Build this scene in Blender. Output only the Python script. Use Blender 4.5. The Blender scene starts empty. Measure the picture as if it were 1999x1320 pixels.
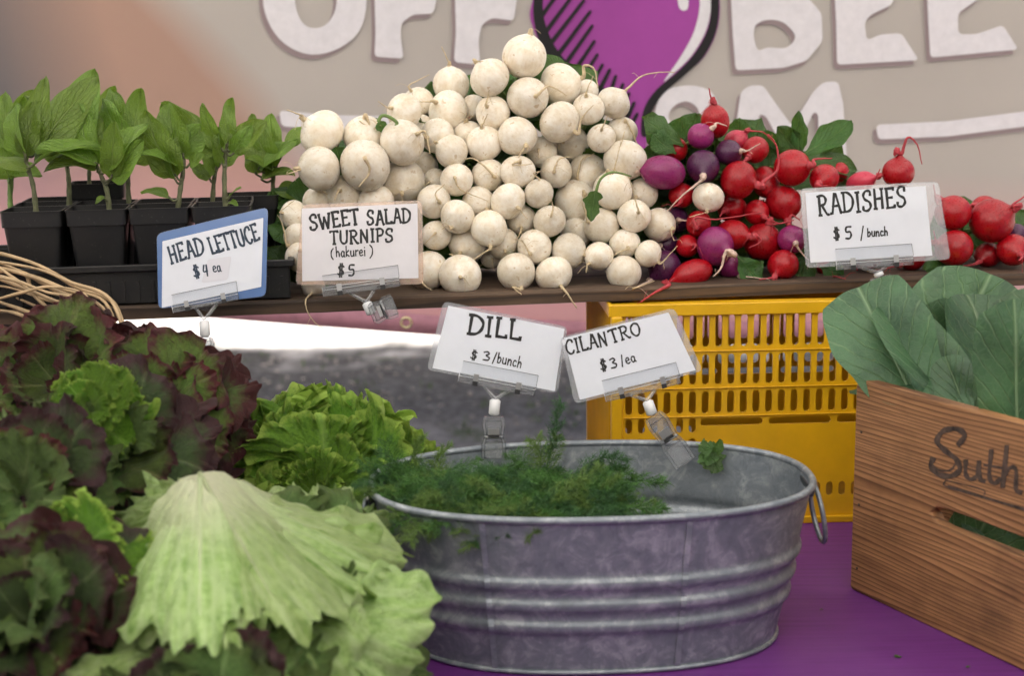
import bpy, bmesh, math, random
import numpy as np
from mathutils import Vector, Matrix
from mathutils.geometry import tessellate_polygon

# ------------------------------------------------------------------ camera, light, exposure
SC = bpy.context.scene
COL = SC.collection
R = math.radians
PITCH, ROLL, CAMH, FPX = 10.5, -0.8, 0.624, 50/36*1999
cam = bpy.data.cameras.new('camera'); cam.lens = 50; cam.sensor_width = 36
cam.clip_start = 0.05; cam.clip_end = 3000
cam.dof.use_dof = True; cam.dof.focus_distance = 1.86; cam.dof.aperture_fstop = 4.7
camo = bpy.data.objects.new('camera', cam); COL.objects.link(camo); SC.camera = camo
CM = Matrix.Translation((0, 0, CAMH)) @ Matrix.Rotation(R(90-PITCH), 4, 'X') @ Matrix.Rotation(R(ROLL), 4, 'Z')
camo.matrix_world = CM
SUN_EL, SUN_AZ = 29.5, 183          # sun behind the camera, slightly left; degrees clockwise from +Y
world = bpy.data.worlds.new('World'); SC.world = world; world.use_nodes = True
wn = world.node_tree.nodes; wl = world.node_tree.links
sky = wn.new('ShaderNodeTexSky'); sky.sky_type = 'NISHITA'; sky.sun_disc = False
sky.sun_elevation = R(SUN_EL); sky.sun_rotation = R(SUN_AZ); sky.air_density = .6; sky.dust_density = 7; sky.ozone_density = .1
wl.new(sky.outputs[0], wn['Background'].inputs[0]); wn['Background'].inputs[1].default_value = 0.10
sun = bpy.data.lights.new('sun', 'SUN'); sun.energy = 5.0; sun.angle = R(0.5); sun.color = (1, .95, .88)
suno = bpy.data.objects.new('sun', sun); COL.objects.link(suno)
sd = Vector((math.sin(R(SUN_AZ))*math.cos(R(SUN_EL)), math.cos(R(SUN_AZ))*math.cos(R(SUN_EL)), math.sin(R(SUN_EL))))
suno.rotation_euler = sd.to_track_quat('Z', 'Y').to_euler()
SC.view_settings.view_transform = 'Standard'; SC.view_settings.look = 'None'
SC.view_settings.exposure = 1.5; SC.view_settings.gamma = 1; SC.view_settings.use_curve_mapping = False
SC.render.engine = 'CYCLES'
SC.cycles.use_denoising = True
SC.cycles.max_bounces = 10; SC.cycles.transmission_bounces = 10; SC.cycles.transparent_max_bounces = 24
SC.cycles.caustics_reflective = False; SC.cycles.caustics_refractive = False

# ------------------------------------------------------------------ helpers
C3 = CM.to_3x3(); CO = Vector((0, 0, CAMH))
def ray(px, py): return C3 @ Vector(((px-999.5)/FPX, -(py-660)/FPX, -1))
def W(px, py, Y):
    d = ray(px, py); return CO + d*(Y/d.y)
def WZ(px, py, z):
    d = ray(px, py); return CO + d*((z-CAMH)/d.z)
def MPP(p): return -(CM.inverted() @ Vector(p)).z/FPX      # metres per photo pixel at p

def mk(name, V, F, mat=None, parent=None, smooth=True, uv=None, attrs=None, loc=None):
    me = bpy.data.meshes.new(name)
    V = np.asarray(V, dtype=float)
    if loc is not None: V = V - np.array(loc)
    me.from_pydata(V.tolist(), [], [tuple(int(i) for i in f) for f in F])
    if uv is not None:
        l = me.uv_layers.new(name='UVMap'); vi = np.empty(len(me.loops), dtype=np.int32)
        me.loops.foreach_get('vertex_index', vi); l.data.foreach_set('uv', np.asarray(uv)[vi].ravel())
    if attrs:
        for k, a in attrs.items():
            at = me.attributes.new(k, 'FLOAT', 'POINT'); at.data.foreach_set('value', np.asarray(a, dtype=np.float32))
    if smooth: me.shade_smooth()
    if mat: me.materials.append(mat)
    me.update()
    return link(name, me, parent, loc)
def link(name, me, parent=None, loc=None):
    o = bpy.data.objects.new(name, me); COL.objects.link(o)
    if loc is not None: o.location = loc
    if parent is not None: adopt(o, parent)
    return o
PM = {}
def adopt(o, parent):
    o.parent = parent
    M = PM.get(parent.name)
    if M is None: M = Matrix.Translation(parent.location) @ parent.rotation_euler.to_matrix().to_4x4()
    o.matrix_parent_inverse = M.inverted()
def setm(o, M): o.matrix_basis = M; PM[o.name] = M.copy()
def empty(name, loc=(0, 0, 0)):
    o = bpy.data.objects.new(name, None); COL.objects.link(o); o.location = loc; o.empty_display_size = .02; return o
def tag(o, label=None, cat=None, group=None, kind=None):
    if label: o['label'] = label
    if cat: o['category'] = cat
    if group: o['group'] = group
    if kind: o['kind'] = kind
    return o

def smoothpts(P, n=6, closed=False):
    P = [Vector(p) for p in P]; m = len(P); out = []
    if m < 3 and not closed: return [P[0].lerp(P[-1], i/n) for i in range(n+1)]
    g = (lambda i: P[i % m]) if closed else (lambda i: P[max(0, min(m-1, i))])
    for i in range(m if closed else m-1):
        a, b, c, d = g(i-1), g(i), g(i+1), g(i+2)
        for k in range(n):
            t = k/n
            out.append(.5*((2*b)+(c-a)*t+(2*a-5*b+4*c-d)*t*t+(3*b-a-3*c+d)*t**3))
    if not closed: out.append(P[-1])
    return out
def tube(P, rad, ns=8, closed=False, cap=True):
    P = [Vector(p) for p in P]; n = len(P)
    if not hasattr(rad, '__len__'): rad = [rad]*n
    V, F = [], []; up = None
    for i in range(n):
        t = (P[(i+1) % n]-P[i-1]) if closed else (P[min(n-1, i+1)]-P[max(0, i-1)])
        t.normalize()
        if up is None: up = t.orthogonal().normalized()
        up = (up - t*up.dot(t)); up = up.normalized() if up.length > 1e-6 else t.orthogonal().normalized()
        b = t.cross(up)
        for k in range(ns):
            a = 2*math.pi*k/ns; V.append(P[i]+(up*math.cos(a)+b*math.sin(a))*rad[i])
    for i in range(n if closed else n-1):
        j = (i+1) % n
        for k in range(ns):
            l = (k+1) % ns; F.append((i*ns+k, i*ns+l, j*ns+l, j*ns+k))
    if cap and not closed:
        F.append(tuple(range(ns))[::-1]); F.append(tuple((n-1)*ns+k for k in range(ns)))
    return V, F
def join(parts):
    V, F = [], []
    for v, f in parts:
        o = len(V); V += list(v); F += [tuple(i+o for i in q) for q in f]
    return V, F
def hexa(P):   # 8 points: bottom loop 0-3, top loop 4-7
    return list(P), [(3, 2, 1, 0), (4, 5, 6, 7), (0, 1, 5, 4), (1, 2, 6, 5), (2, 3, 7, 6), (3, 0, 4, 7)]
def box(c, s, M=None, bev=0):
    bm = bmesh.new(); bmesh.ops.create_cube(bm, size=1)
    for v in bm.verts: v.co = Vector((v.co.x*s[0], v.co.y*s[1], v.co.z*s[2]))
    if bev: bmesh.ops.bevel(bm, geom=bm.edges[:], offset=bev, segments=2, affect='EDGES', profile=.5)
    V = [(M @ v.co if M else v.co)+Vector(c) for v in bm.verts]
    F = [tuple(v.index for v in f.verts) for f in bm.faces]; bm.free(); return V, F
def prism(poly, f0, f1, holes=()):
    """poly and holes are 2-D loops; f0, f1 map a 2-D point to the front and back surface."""
    loops = [list(poly)]+[list(h) for h in holes]
    flat = [p for l in loops for p in l]; n = len(flat)
    tris = tessellate_polygon([[Vector((p[0], p[1], 0)) for p in l] for l in loops])
    V = [f0(p) for p in flat]+[f1(p) for p in flat]
    F = [tuple(t) for t in tris]+[tuple(i+n for i in t[::-1]) for t in tris]
    o = 0
    for l in loops:
        m = len(l)
        for i in range(m):
            a, b = o+i, o+(i+1) % m; F.append((a, b, b+n, a+n))
        o += m
    return V, F
def fixn(o):
    bm = bmesh.new(); bm.from_mesh(o.data); bmesh.ops.recalc_face_normals(bm, faces=bm.faces); bm.to_mesh(o.data); bm.free(); return o
def sharp(o, ang=35):
    try:
        o.data.set_sharp_from_angle(angle=R(ang))
    except Exception: pass
    return o
def frame(y, z):
    y = Vector(y).normalized(); z = Vector(z); z = z-y*z.dot(y)
    z = z.normalized() if z.length > 1e-5 else y.orthogonal().normalized(); x = y.cross(z)
    return Matrix((x, y, z)).transposed().to_4x4()

# ------------------------------------------------------------------ materials
def newmat(name):
    m = bpy.data.materials.new(name); m.use_nodes = True; nt = m.node_tree
    return m, nt.nodes, nt.links, nt.nodes['Principled BSDF']
def ramp(n, l, src, stops, interp='LINEAR'):
    r = n.new('ShaderNodeValToRGB'); r.color_ramp.interpolation = interp
    while len(r.color_ramp.elements) < len(stops): r.color_ramp.elements.new(.5)
    for e, (p, c) in zip(r.color_ramp.elements, stops):
        e.position = p; e.color = (*c, 1) if len(c) == 3 else c
    l.new(src, r.inputs[0]); return r.outputs[0]
def noise(n, l, scale, detail=4, rough=.55, vec=None, dist=0):
    t = n.new('ShaderNodeTexNoise'); t.inputs['Scale'].default_value = scale; t.inputs['Detail'].default_value = detail
    t.inputs['Roughness'].default_value = rough; t.inputs['Distortion'].default_value = dist
    if vec is not None: l.new(vec, t.inputs['Vector'])
    return t.outputs['Fac']
def mixc(n, l, f, a, b, mode='MIX'):
    m = n.new('ShaderNodeMix'); m.data_type = 'RGBA'; m.blend_type = mode
    for i, v in ((0, f), (6, a), (7, b)):
        if hasattr(v, 'is_output'): l.new(v, m.inputs[i])
        else: m.inputs[i].default_value = v if i == 0 else (*v, 1)
    return m.outputs[2]
def mth(n, l, op, a, b=0.0, c=None):
    m = n.new('ShaderNodeMath'); m.operation = op
    for i, v in enumerate((a, b) if c is None else (a, b, c)):
        if hasattr(v, 'is_output'): l.new(v, m.inputs[i])
        else: m.inputs[i].default_value = v
    return m.outputs[0]
def bump(n, l, b, h, s=.3, d=.002):
    k = n.new('ShaderNodeBump'); k.inputs['Strength'].default_value = s; k.inputs['Distance'].default_value = d
    l.new(h, k.inputs['Height']); l.new(k.outputs[0], b.inputs['Normal']); return k
def coord(n, which='Object'): return n.new('ShaderNodeTexCoord').outputs[which]
def mapping(n, l, vec, sc, rot=(0, 0, 0)):
    m = n.new('ShaderNodeMapping'); m.inputs['Scale'].default_value = sc; m.inputs['Rotation'].default_value = rot
    l.new(vec, m.inputs[0]); return m.outputs[0]
def simple(name, col, rough=.5, metal=0, nscale=0, namt=.15, bmp=0, coat=0):
    m, n, l, b = newmat(name)
    b.inputs['Roughness'].default_value = rough; b.inputs['Metallic'].default_value = metal; b.inputs['Coat Weight'].default_value = coat
    if nscale:
        f = noise(n, l, nscale, 5, .6, coord(n))
        lo = tuple(c*(1-namt) for c in col); hi = tuple(min(1, c*(1+namt)) for c in col)
        l.new(ramp(n, l, f, [(.3, lo), (.7, hi)]), b.inputs['Base Color'])
        if bmp: bump(n, l, b, f, bmp, .001)
    else: b.inputs['Base Color'].default_value = (*col, 1)
    return m

def bulb_mat(name, base, blotch, rootc, spec=0, sss=.12):
    m, n, l, b = newmat(name); oc = coord(n)
    oi = n.new('ShaderNodeObjectInfo').outputs['Random']
    addv = n.new('ShaderNodeVectorMath'); addv.operation = 'ADD'; l.new(oc, addv.inputs[0])
    cmb = n.new('ShaderNodeCombineXYZ'); off = mth(n, l, 'MULTIPLY', oi, 37.); l.new(off, cmb.inputs[0]); l.new(off, cmb.inputs[1]); l.new(cmb.outputs[0], addv.inputs[1])
    v = addv.outputs[0]
    lo = tuple(c*f_ for c, f_ in zip(base, (.86, .80, .70)))
    col = ramp(n, l, noise(n, l, 1.6, 3, .6, v), [(.32, lo), (.62, base)])
    # lengthwise streaks, blotches, small scars
    st = noise(n, l, 5, 4, .6, mapping(n, l, v, (1, 1, .22)))
    col = mixc(n, l, ramp(n, l, st, [(.48, (0, 0, 0)), (.74, (.36, .36, .36))]), col, blotch)
    sp = noise(n, l, 3.2, 2, .5, v)
    col = mixc(n, l, ramp(n, l, sp, [(.668, (0, 0, 0)), (.71, (.7, .7, .7))]), col, blotch)
    sx = n.new('ShaderNodeSeparateXYZ'); l.new(oc, sx.inputs[0])
    zz = sx.outputs['Z']
    jig = mth(n, l, 'MULTIPLY_ADD', noise(n, l, 6, 3, .6, v), .12, zz)
    col = mixc(n, l, ramp(n, l, jig, [(1.07, (0, 0, 0)), (1.16, (.9, .9, .9))]), col, rootc)
    vmul = mth(n, l, 'MULTIPLY_ADD', oi, .22, .86)
    hs = n.new('ShaderNodeHueSaturation'); l.new(col, hs.inputs['Color']); l.new(vmul, hs.inputs['Value'])
    l.new(hs.outputs[0], b.inputs['Base Color'])
    b.inputs['Roughness'].default_value = .38
    rr = ramp(n, l, noise(n, l, 9, 3, .6, v), [(.3, (.22,)*3), (.7, (.42,)*3)]); l.new(rr, b.inputs['Roughness'])
    if sss:
        b.inputs['Subsurface Weight'].default_value = sss; b.inputs['Subsurface Scale'].default_value = .006
        b.inputs['Subsurface Radius'].default_value = (1, .8, .5)
    hgt = mth(n, l, 'ADD', mth(n, l, 'MULTIPLY', noise(n, l, 14, 4, .6, v), .4), mth(n, l, 'MULTIPLY', noise(n, l, 4, 3, .6, v), 1.))
    bump(n, l, b, hgt, .35, .0012)
    return m
M_TURN = bulb_mat('turnip_skin', (.87, .815, .715), (.56, .41, .22), (.62, .50, .30))
M_RED = bulb_mat('radish_red_skin', (.42, .004, .012), (.17, .003, .008), (.52, .06, .08), sss=.02)
M_PINK = bulb_mat('radish_pink_skin', (.62, .05, .10), (.45, .02, .05), (.75, .35, .35), sss=.05)
M_PURP = bulb_mat('radish_purple_skin', (.29, .022, .15), (.10, .012, .07), (.60, .38, .45), sss=.05)
M_DPUR = bulb_mat('radish_dark_purple_skin', (.085, .014, .07), (.04, .01, .035), (.5, .3, .35), sss=.03)
M_ROOTW = simple('root_cream', (.60, .48, .30), .6, nscale=300, namt=.25)
M_ROOTR = simple('root_red', (.46, .045, .06), .5, nscale=300, namt=.25)
M_ROOTP = simple('root_pale', (.62, .46, .38), .55, nscale=200, namt=.35)

def leaf_mat(name, base, vein, streak=0, netf=.22,  edge=None, rib=None, dark=None, rough=.42, trans=.28, veinf=10., crinkle=.5, e0=.45, e1=.8, back=None):
    """base leaf colour; vein colour on chevron veins; edge colour at the margin (attribute 'edge'); rib colour near the midrib at the base."""
    m, n, l, b = newmat(name)
    uv = coord(n, 'UV'); sx = n.new('ShaderNodeSeparateXYZ'); l.new(uv, sx.inputs[0])
    u, v = sx.outputs[0], sx.outputs[1]
    oi = n.new('ShaderNodeObjectInfo').outputs['Random']
    oc = coord(n, 'Object'); add = n.new('ShaderNodeVectorMath'); add.operation = 'ADD'; l.new(oc, add.inputs[0]); l.new(oi, add.inputs[1]); ov = add.outputs[0]
    au = mth(n, l, 'ABSOLUTE', u)
    big = noise(n, l, 22, 4, .6, ov)
    lo = dark or tuple(c*.62 for c in base)
    col = ramp(n, l, big, [(.34, lo), (.62, base)])
    if streak:
        sv = n.new('ShaderNodeCombineXYZ'); l.new(mth(n, l, 'MULTIPLY_ADD', oi, 9., mth(n, l, 'MULTIPLY', u, 5.)), sv.inputs[0]); l.new(mth(n, l, 'MULTIPLY', v, 1.6), sv.inputs[1])
        col = mixc(n, l, ramp(n, l, noise(n, l, 2.2, 4, .65, sv.outputs[0]), [(.42, (0,)*3), (.60, (streak,)*3)]), col, vein)
        col = mixc(n, l, ramp(n, l, v, [(.04, (.85,)*3), (.5, (0,)*3)]), col, rib)
    # veins
    warp = mth(n, l, 'MULTIPLY', noise(n, l, 30, 3, .5, ov), .9)
    ph = mth(n, l, 'ADD', mth(n, l, 'MULTIPLY_ADD', v, veinf, mth(n, l, 'MULTIPLY', au, -veinf*.55)), warp)
    w = mth(n, l, 'ABSOLUTE', mth(n, l, 'SUBTRACT', mth(n, l, 'FRACT', ph), .5))
    vein1 = ramp(n, l, w, [(0, (1,)*3), (.09, (0,)*3)])
    mid = ramp(n, l, au, [(0, ((.35 if streak else .8),)*3), (.07, (0,)*3)])
    vo = n.new('ShaderNodeTexVoronoi'); vo.feature = 'DISTANCE_TO_EDGE'; vo.inputs['Scale'].default_value = 130; l.new(ov, vo.inputs['Vector'])
    net = ramp(n, l, vo.outputs['Distance'], [(0, (1,)*3), (.10, (0,)*3)])
    vm = mth(n, l, 'MAXIMUM', mth(n, l, 'MAXIMUM', mth(n, l, 'MULTIPLY', vein1, .55), mid), mth(n, l, 'MULTIPLY', net, netf))
    col = mixc(n, l, mth(n, l, 'MULTIPLY', vm, .7), col, vein)
    if rib:
        rf = mth(n, l, 'MULTIPLY', ramp(n, l, au, [(0, (1,)*3), (.55, (0,)*3)]), ramp(n, l, v, [(.0, (1,)*3), (.6, (0,)*3)]))
        col = mixc(n, l, rf, col, rib)
    if edge:
        at = n.new('ShaderNodeAttribute'); at.attribute_name = 'edge'
        ef = mth(n, l, 'ADD', at.outputs['Fac'], mth(n, l, 'MULTIPLY_ADD', noise(n, l, 16, 4, .65, ov), .9, -.45))
        ef = mth(n, l, 'ADD', ef, mth(n, l, 'MULTIPLY_ADD', oi, .3, -.15))
        col = mixc(n, l, ramp(n, l, ef, [(e0, (0,)*3), (e1, (1,)*3)]), col, edge)
    hs = n.new('ShaderNodeHueSaturation'); l.new(col, hs.inputs['Color'])
    l.new(mth(n, l, 'MULTIPLY_ADD', oi, .35, .82), hs.inputs['Value']); l.new(mth(n, l, 'MULTIPLY_ADD', oi, .016, .492), hs.inputs['Hue'])
    col = hs.outputs[0]
    if back:
        g = n.new('ShaderNodeNewGeometry'); col = mixc(n, l, mth(n, l, 'MULTIPLY', g.outputs['Backfacing'], .75), col, back)
    l.new(col, b.inputs['Base Color']); b.inputs['Roughness'].default_value = rough
    b.inputs['Specular IOR Level'].default_value = .5
    h = mth(n, l, 'MULTIPLY_ADD', noise(n, l, 55, 3, .6, ov), crinkle*1.6, mth(n, l, 'MULTIPLY', vm, -1.))
    k = bump(n, l, b, h, .8, .0030)
    tr = n.new('ShaderNodeBsdfTranslucent'); l.new(mixc(n, l, .5, col, (.35, .55, .06), 'MIX'), tr.inputs['Color']) if not edge else l.new(col, tr.inputs['Color'])
    l.new(k.outputs[0], tr.inputs['Normal'])
    mx = n.new('ShaderNodeMixShader'); mx.inputs[0].default_value = trans
    l.new(b.outputs[0], mx.inputs[1]); l.new(tr.outputs[0], mx.inputs[2])
    l.new(mx.outputs[0], n['Material Output'].inputs['Surface'])
    return m
M_SEED = leaf_mat('eggplant_leaf', (.175, .30, .034), (.28, .39, .11), rough=.42, trans=.32, veinf=7, crinkle=.35, back=(.14, .24, .08))
M_GRN = leaf_mat('radish_leaf', (.05, .14, .025), (.16, .26, .08), rough=.5, trans=.2, veinf=7)
M_FRIL = leaf_mat('frilly_lettuce_leaf', (.20, .40, .035), (.30, .48, .09), dark=(.10, .25, .02), edge=(.42, .60, .10), rib=(.30, .45, .12), rough=.32, trans=.35, crinkle=.7, e0=.7, e1=1.1)
M_REDL = leaf_mat('red_lettuce_leaf', (.085, .14, .026), (.15, .13, .05), edge=(.060, .012, .014), rib=(.26, .34, .13), rough=.3, trans=.2, crinkle=.8, e0=.36, e1=.78, back=(.06, .045, .035))
M_REDG = leaf_mat('red_edged_lettuce_leaf', (.14, .24, .04), (.18, .16, .06), edge=(.10, .02, .026), rib=(.34, .44, .16), rough=.28, trans=.22, crinkle=.8, e0=.42, e1=.85)
M_REDD = leaf_mat('dark_lettuce_leaf', (.05, .095, .02), (.10, .14, .05), edge=(.05, .015, .018), rib=(.15, .2, .08), rough=.35, trans=.18, crinkle=.8, e0=.3, e1=.75)
M_PALE = leaf_mat('pale_lettuce_leaf', (.40, .57, .19), (.46, .60, .27), rib=(.70, .70, .50), dark=(.20, .36, .07), streak=.85, rough=.30, trans=.22, veinf=5, crinkle=.6)
M_OLIV = leaf_mat('olive_lettuce_leaf', (.13, .23, .055), (.2, .3, .1), edge=(.10, .15, .035), rib=(.3, .38, .16), rough=.4, trans=.22, crinkle=.7, e0=.5, e1=.95)
M_COLL = leaf_mat('collard_leaf', (.060, .145, .062), (.30, .42, .24), netf=.10, dark=(.026, .072, .034), rough=.42, trans=.12, veinf=6, crinkle=.25, back=(.12, .20, .11))
M_CILA = leaf_mat('cilantro_leaf', (.05, .13, .02), (.08, .18, .04), rough=.5, trans=.2)
M_STEM = simple('green_stem', (.16, .25, .07), .5, nscale=60, namt=.3)
M_PSTEM = simple('purple_stem', (.13, .14, .07), .6, nscale=45, namt=.5)
M_DILL = simple('dill_green', (.050, .145, .020), .6, nscale=40, namt=.45)
M_DILY = simple('dill_yellow_green', (.10, .18, .03), .6, nscale=40, namt=.4)
M_DILB = simple('dill_deep_green', (.030, .10, .024), .6, nscale=40, namt=.4)

def trans_mat(name, m):
    pass
def pot_mat():
    m, n, l, b = newmat('black_plastic'); oc = coord(n)
    f = noise(n, l, 260, 3, .7, oc)
    col = ramp(n, l, f, [(.62, (.012, .012, .013)), (.78, (.07, .065, .06))])
    d = noise(n, l, 18, 4, .6, oc); col = mixc(n, l, ramp(n, l, d, [(.45, (0,)*3), (.8, (.35,)*3)]), col, (.05, .045, .042))
    l.new(col, b.inputs['Base Color']); b.inputs['Roughness'].default_value = .42; return m
M_POT = pot_mat()
M_SOIL = simple('potting_soil', (.022, .016, .012), .95, nscale=220, namt=.8, bmp=1)

def wood_mat(name, light, dark, ringscale, stretch, bmp=.4, rough=.65, along='X', knot=True):
    m, n, l, b = newmat(name); oc = coord(n)
    sc = {'X': (stretch, 1, 1), 'Y': (1, stretch, 1)}[along]
    v = mapping(n, l, oc, sc)
    w1 = noise(n, l, 9, 2, .5, v, 0)
    sx = n.new('ShaderNodeSeparateXYZ'); l.new(v, sx.inputs[0])
    base = mth(n, l, 'MULTIPLY_ADD', w1, .10 if knot else .02, mth(n, l, 'ADD', sx.outputs['Z'], mth(n, l, 'MULTIPLY', sx.outputs['Y'], .35)))
    ring = mth(n, l, 'FRACT', mth(n, l, 'MULTIPLY', base, ringscale))
    g = ramp(n, l, ring, [(0, light), (.55, tuple(a*.8+b_*.2 for a, b_ in zip(light, dark))), (.9, dark), (1, light)])
    f2 = noise(n, l, 160, 4, .6, mapping(n, l, oc, (.06, 1, 1)))
    g = mixc(n, l, ramp(n, l, f2, [(.35, (.55,)*3), (.65, (0,)*3)]), g, dark)
    st = noise(n, l, 7, 4, .65, oc)
    g = mixc(n, l, ramp(n, l, st, [(.5, (0,)*3), (.75, (.55,)*3)]), g, tuple(c*.45 for c in dark))
    l.new(g, b.inputs['Base Color']); b.inputs['Roughness'].default_value = rough
    bump(n, l, b, mth(n, l, 'MULTIPLY_ADD', ring, -1, mth(n, l, 'MULTIPLY', f2, .6)), bmp, .0012)
    return m
M_CRATE = wood_mat('crate_pine', (.43, .215, .088), (.095, .036, .012), 175, .10, .7)
M_SHELF = wood_mat('shelf_weathered', (.13, .080, .048), (.035, .022, .014), 120, .08, .6, .75)
M_ROD = simple('willow_rod', (.45, .32, .18), .5, nscale=30, namt=.35, bmp=.2)

def purple_table():
    m, n, l, b = newmat('purple_paint'); oc = coord(n)
    f = noise(n, l, 130, 4, .6, mapping(n, l, oc, (.05, 1, 1)))
    g = ramp(n, l, f, [(.3, (.105, .018, .155)), (.7, (.15, .026, .21))])
    s = noise(n, l, 6, 5, .6, oc); g = mixc(n, l, ramp(n, l, s, [(.45, (0,)*3), (.75, (.4,)*3)]), g, (.20, .07, .27))
    l.new(g, b.inputs['Base Color']); b.inputs['Roughness'].default_value = .5
    bump(n, l, b, f, .3, .001); return m
M_TABLE = purple_table()
def galv():
    m, n, l, b = newmat('galvanized_steel'); oc = coord(n)
    vo = n.new('ShaderNodeTexVoronoi'); vo.inputs['Scale'].default_value = 160; l.new(mixc(n, l, .02, oc, (0, 0, 0)), vo.inputs['Vector'])
    wv = n.new('ShaderNodeTexNoise'); wv.inputs['Scale'].default_value = 20; l.new(oc, wv.inputs['Vector'])
    bl = noise(n, l, 28, 6, .65, oc, 1.2)
    sp = n.new('ShaderNodeSeparateXYZ'); l.new(vo.outputs['Color'], sp.inputs[0])
    val = mth(n, l, 'ADD', mth(n, l, 'MULTIPLY', sp.outputs[0], .12), mth(n, l, 'MULTIPLY', bl, 1.08))
    g = ramp(n, l, val, [(.30, (.14, .165, .19)), (.60, (.235, .265, .295)), (.82, (.42, .45, .48))])
    st = noise(n, l, 9, 6, .7, mapping(n, l, oc, (1, 1, .5)))
    g = mixc(n, l, ramp(n, l, st, [(.52, (0,)*3), (.72, (.3,)*3)]), g, (.15, .165, .18))
    l.new(g, b.inputs['Base Color']); b.inputs['Metallic'].default_value = .45
    l.new(ramp(n, l, val, [(.3, (.52,)*3), (.8, (.36,)*3)]), b.inputs['Roughness'])
    g = mixc(n, l, ramp(n, l, noise(n, l, 34, 5, .7, oc, .8), [(.57, (0,)*3), (.63, (.3,)*3)]), g, (.12, .135, .155)); l.new(g, b.inputs['Base Color'])
    bump(n, l, b, mth(n, l, 'MULTIPLY_ADD', st, .6, mth(n, l, 'MULTIPLY', bl, .5)), .25, .002); return m
M_GALV = galv()
M_YEL = simple('yellow_crate_plastic', (.74, .42, .008), .36, nscale=12, namt=.12, bmp=.05)
M_PAPER = simple('white_card', (.76, .79, .87), .35, nscale=25, namt=.03, coat=.4)
M_INK = simple('black_marker', (.012, .012, .014), .4)
M_INKB = simple('navy_marker', (.02, .04, .075), .4)
M_METAL = simple('spring_steel', (.42, .42, .43), .32, 1)
M_WHITEP = simple('white_plastic', (.75, .76, .78), .35)
def clear(name, tint, fac=.0, rough=.06, haze=.12, hazec=(.8, .82, .86)):
    """thin clear sheet: mostly see-through with a Fresnel gloss and a faint milky scatter"""
    m, n, l, b = newmat(name); n.remove(b)
    t = n.new('ShaderNodeBsdfTransparent'); t.inputs[0].default_value = (*tint, 1)
    g = n.new('ShaderNodeBsdfGlossy'); g.inputs['Roughness'].default_value = rough
    d = n.new('ShaderNodeBsdfDiffuse'); d.inputs[0].default_value = (*hazec, 1)
    lw = n.new('ShaderNodeLayerWeight'); lw.inputs[0].default_value = .5; fr_ = mth(n, l, 'MULTIPLY_ADD', mth(n, l, 'POWER', lw.outputs['Facing'], 4.), .6, .035)
    a = n.new('ShaderNodeMixShader'); a.inputs[0].default_value = haze; l.new(t.outputs[0], a.inputs[1]); l.new(d.outputs[0], a.inputs[2])
    c = n.new('ShaderNodeMixShader'); l.new(mth(n, l, 'ADD', fr_, fac), c.inputs[0]); l.new(a.outputs[0], c.inputs[1]); l.new(g.outputs[0], c.inputs[2])
    l.new(c.outputs[0], n['Material Output'].inputs['Surface']); return m
M_LAM = clear('laminate_clear', (.93, .94, .96), .03, .12, .22)
M_LAMB = clear('laminate_blue', (.5, .64, .9), .05, .15, .5, (.20, .36, .72))
M_LAMP = clear('laminate_peach_reflection', (.97, .9, .86), .06, .15, .25, (.9, .68, .55))  # orangish reflection on the sleeve border, put into the tint
M_LIP = clear('acrylic_lip', (.985, .99, .995), -.01, .05, .02)
M_AEDGE = clear('painted_acrylic_edge', (.25, .27, .30), .10, .05, .15, (.3, .32, .35))
def acrylic():
    m, n, l, b = newmat('clear_acrylic'); b.inputs['Base Color'].default_value = (.88, .90, .92, 1)
    b.inputs['Transmission Weight'].default_value = 1; b.inputs['Roughness'].default_value = .03; b.inputs['IOR'].default_value = 1.45
    t = n.new('ShaderNodeBsdfTransparent'); mx = n.new('ShaderNodeMixShader'); mx.inputs[0].default_value = .12
    l.new(b.outputs[0], mx.inputs[1]); l.new(t.outputs[0], mx.inputs[2]); l.new(mx.outputs[0], n['Material Output'].inputs['Surface']); return m
M_ACR = clear('clear_acrylic', (.93, .94, .95), .05, .06, .10, (.85, .87, .9))
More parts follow.
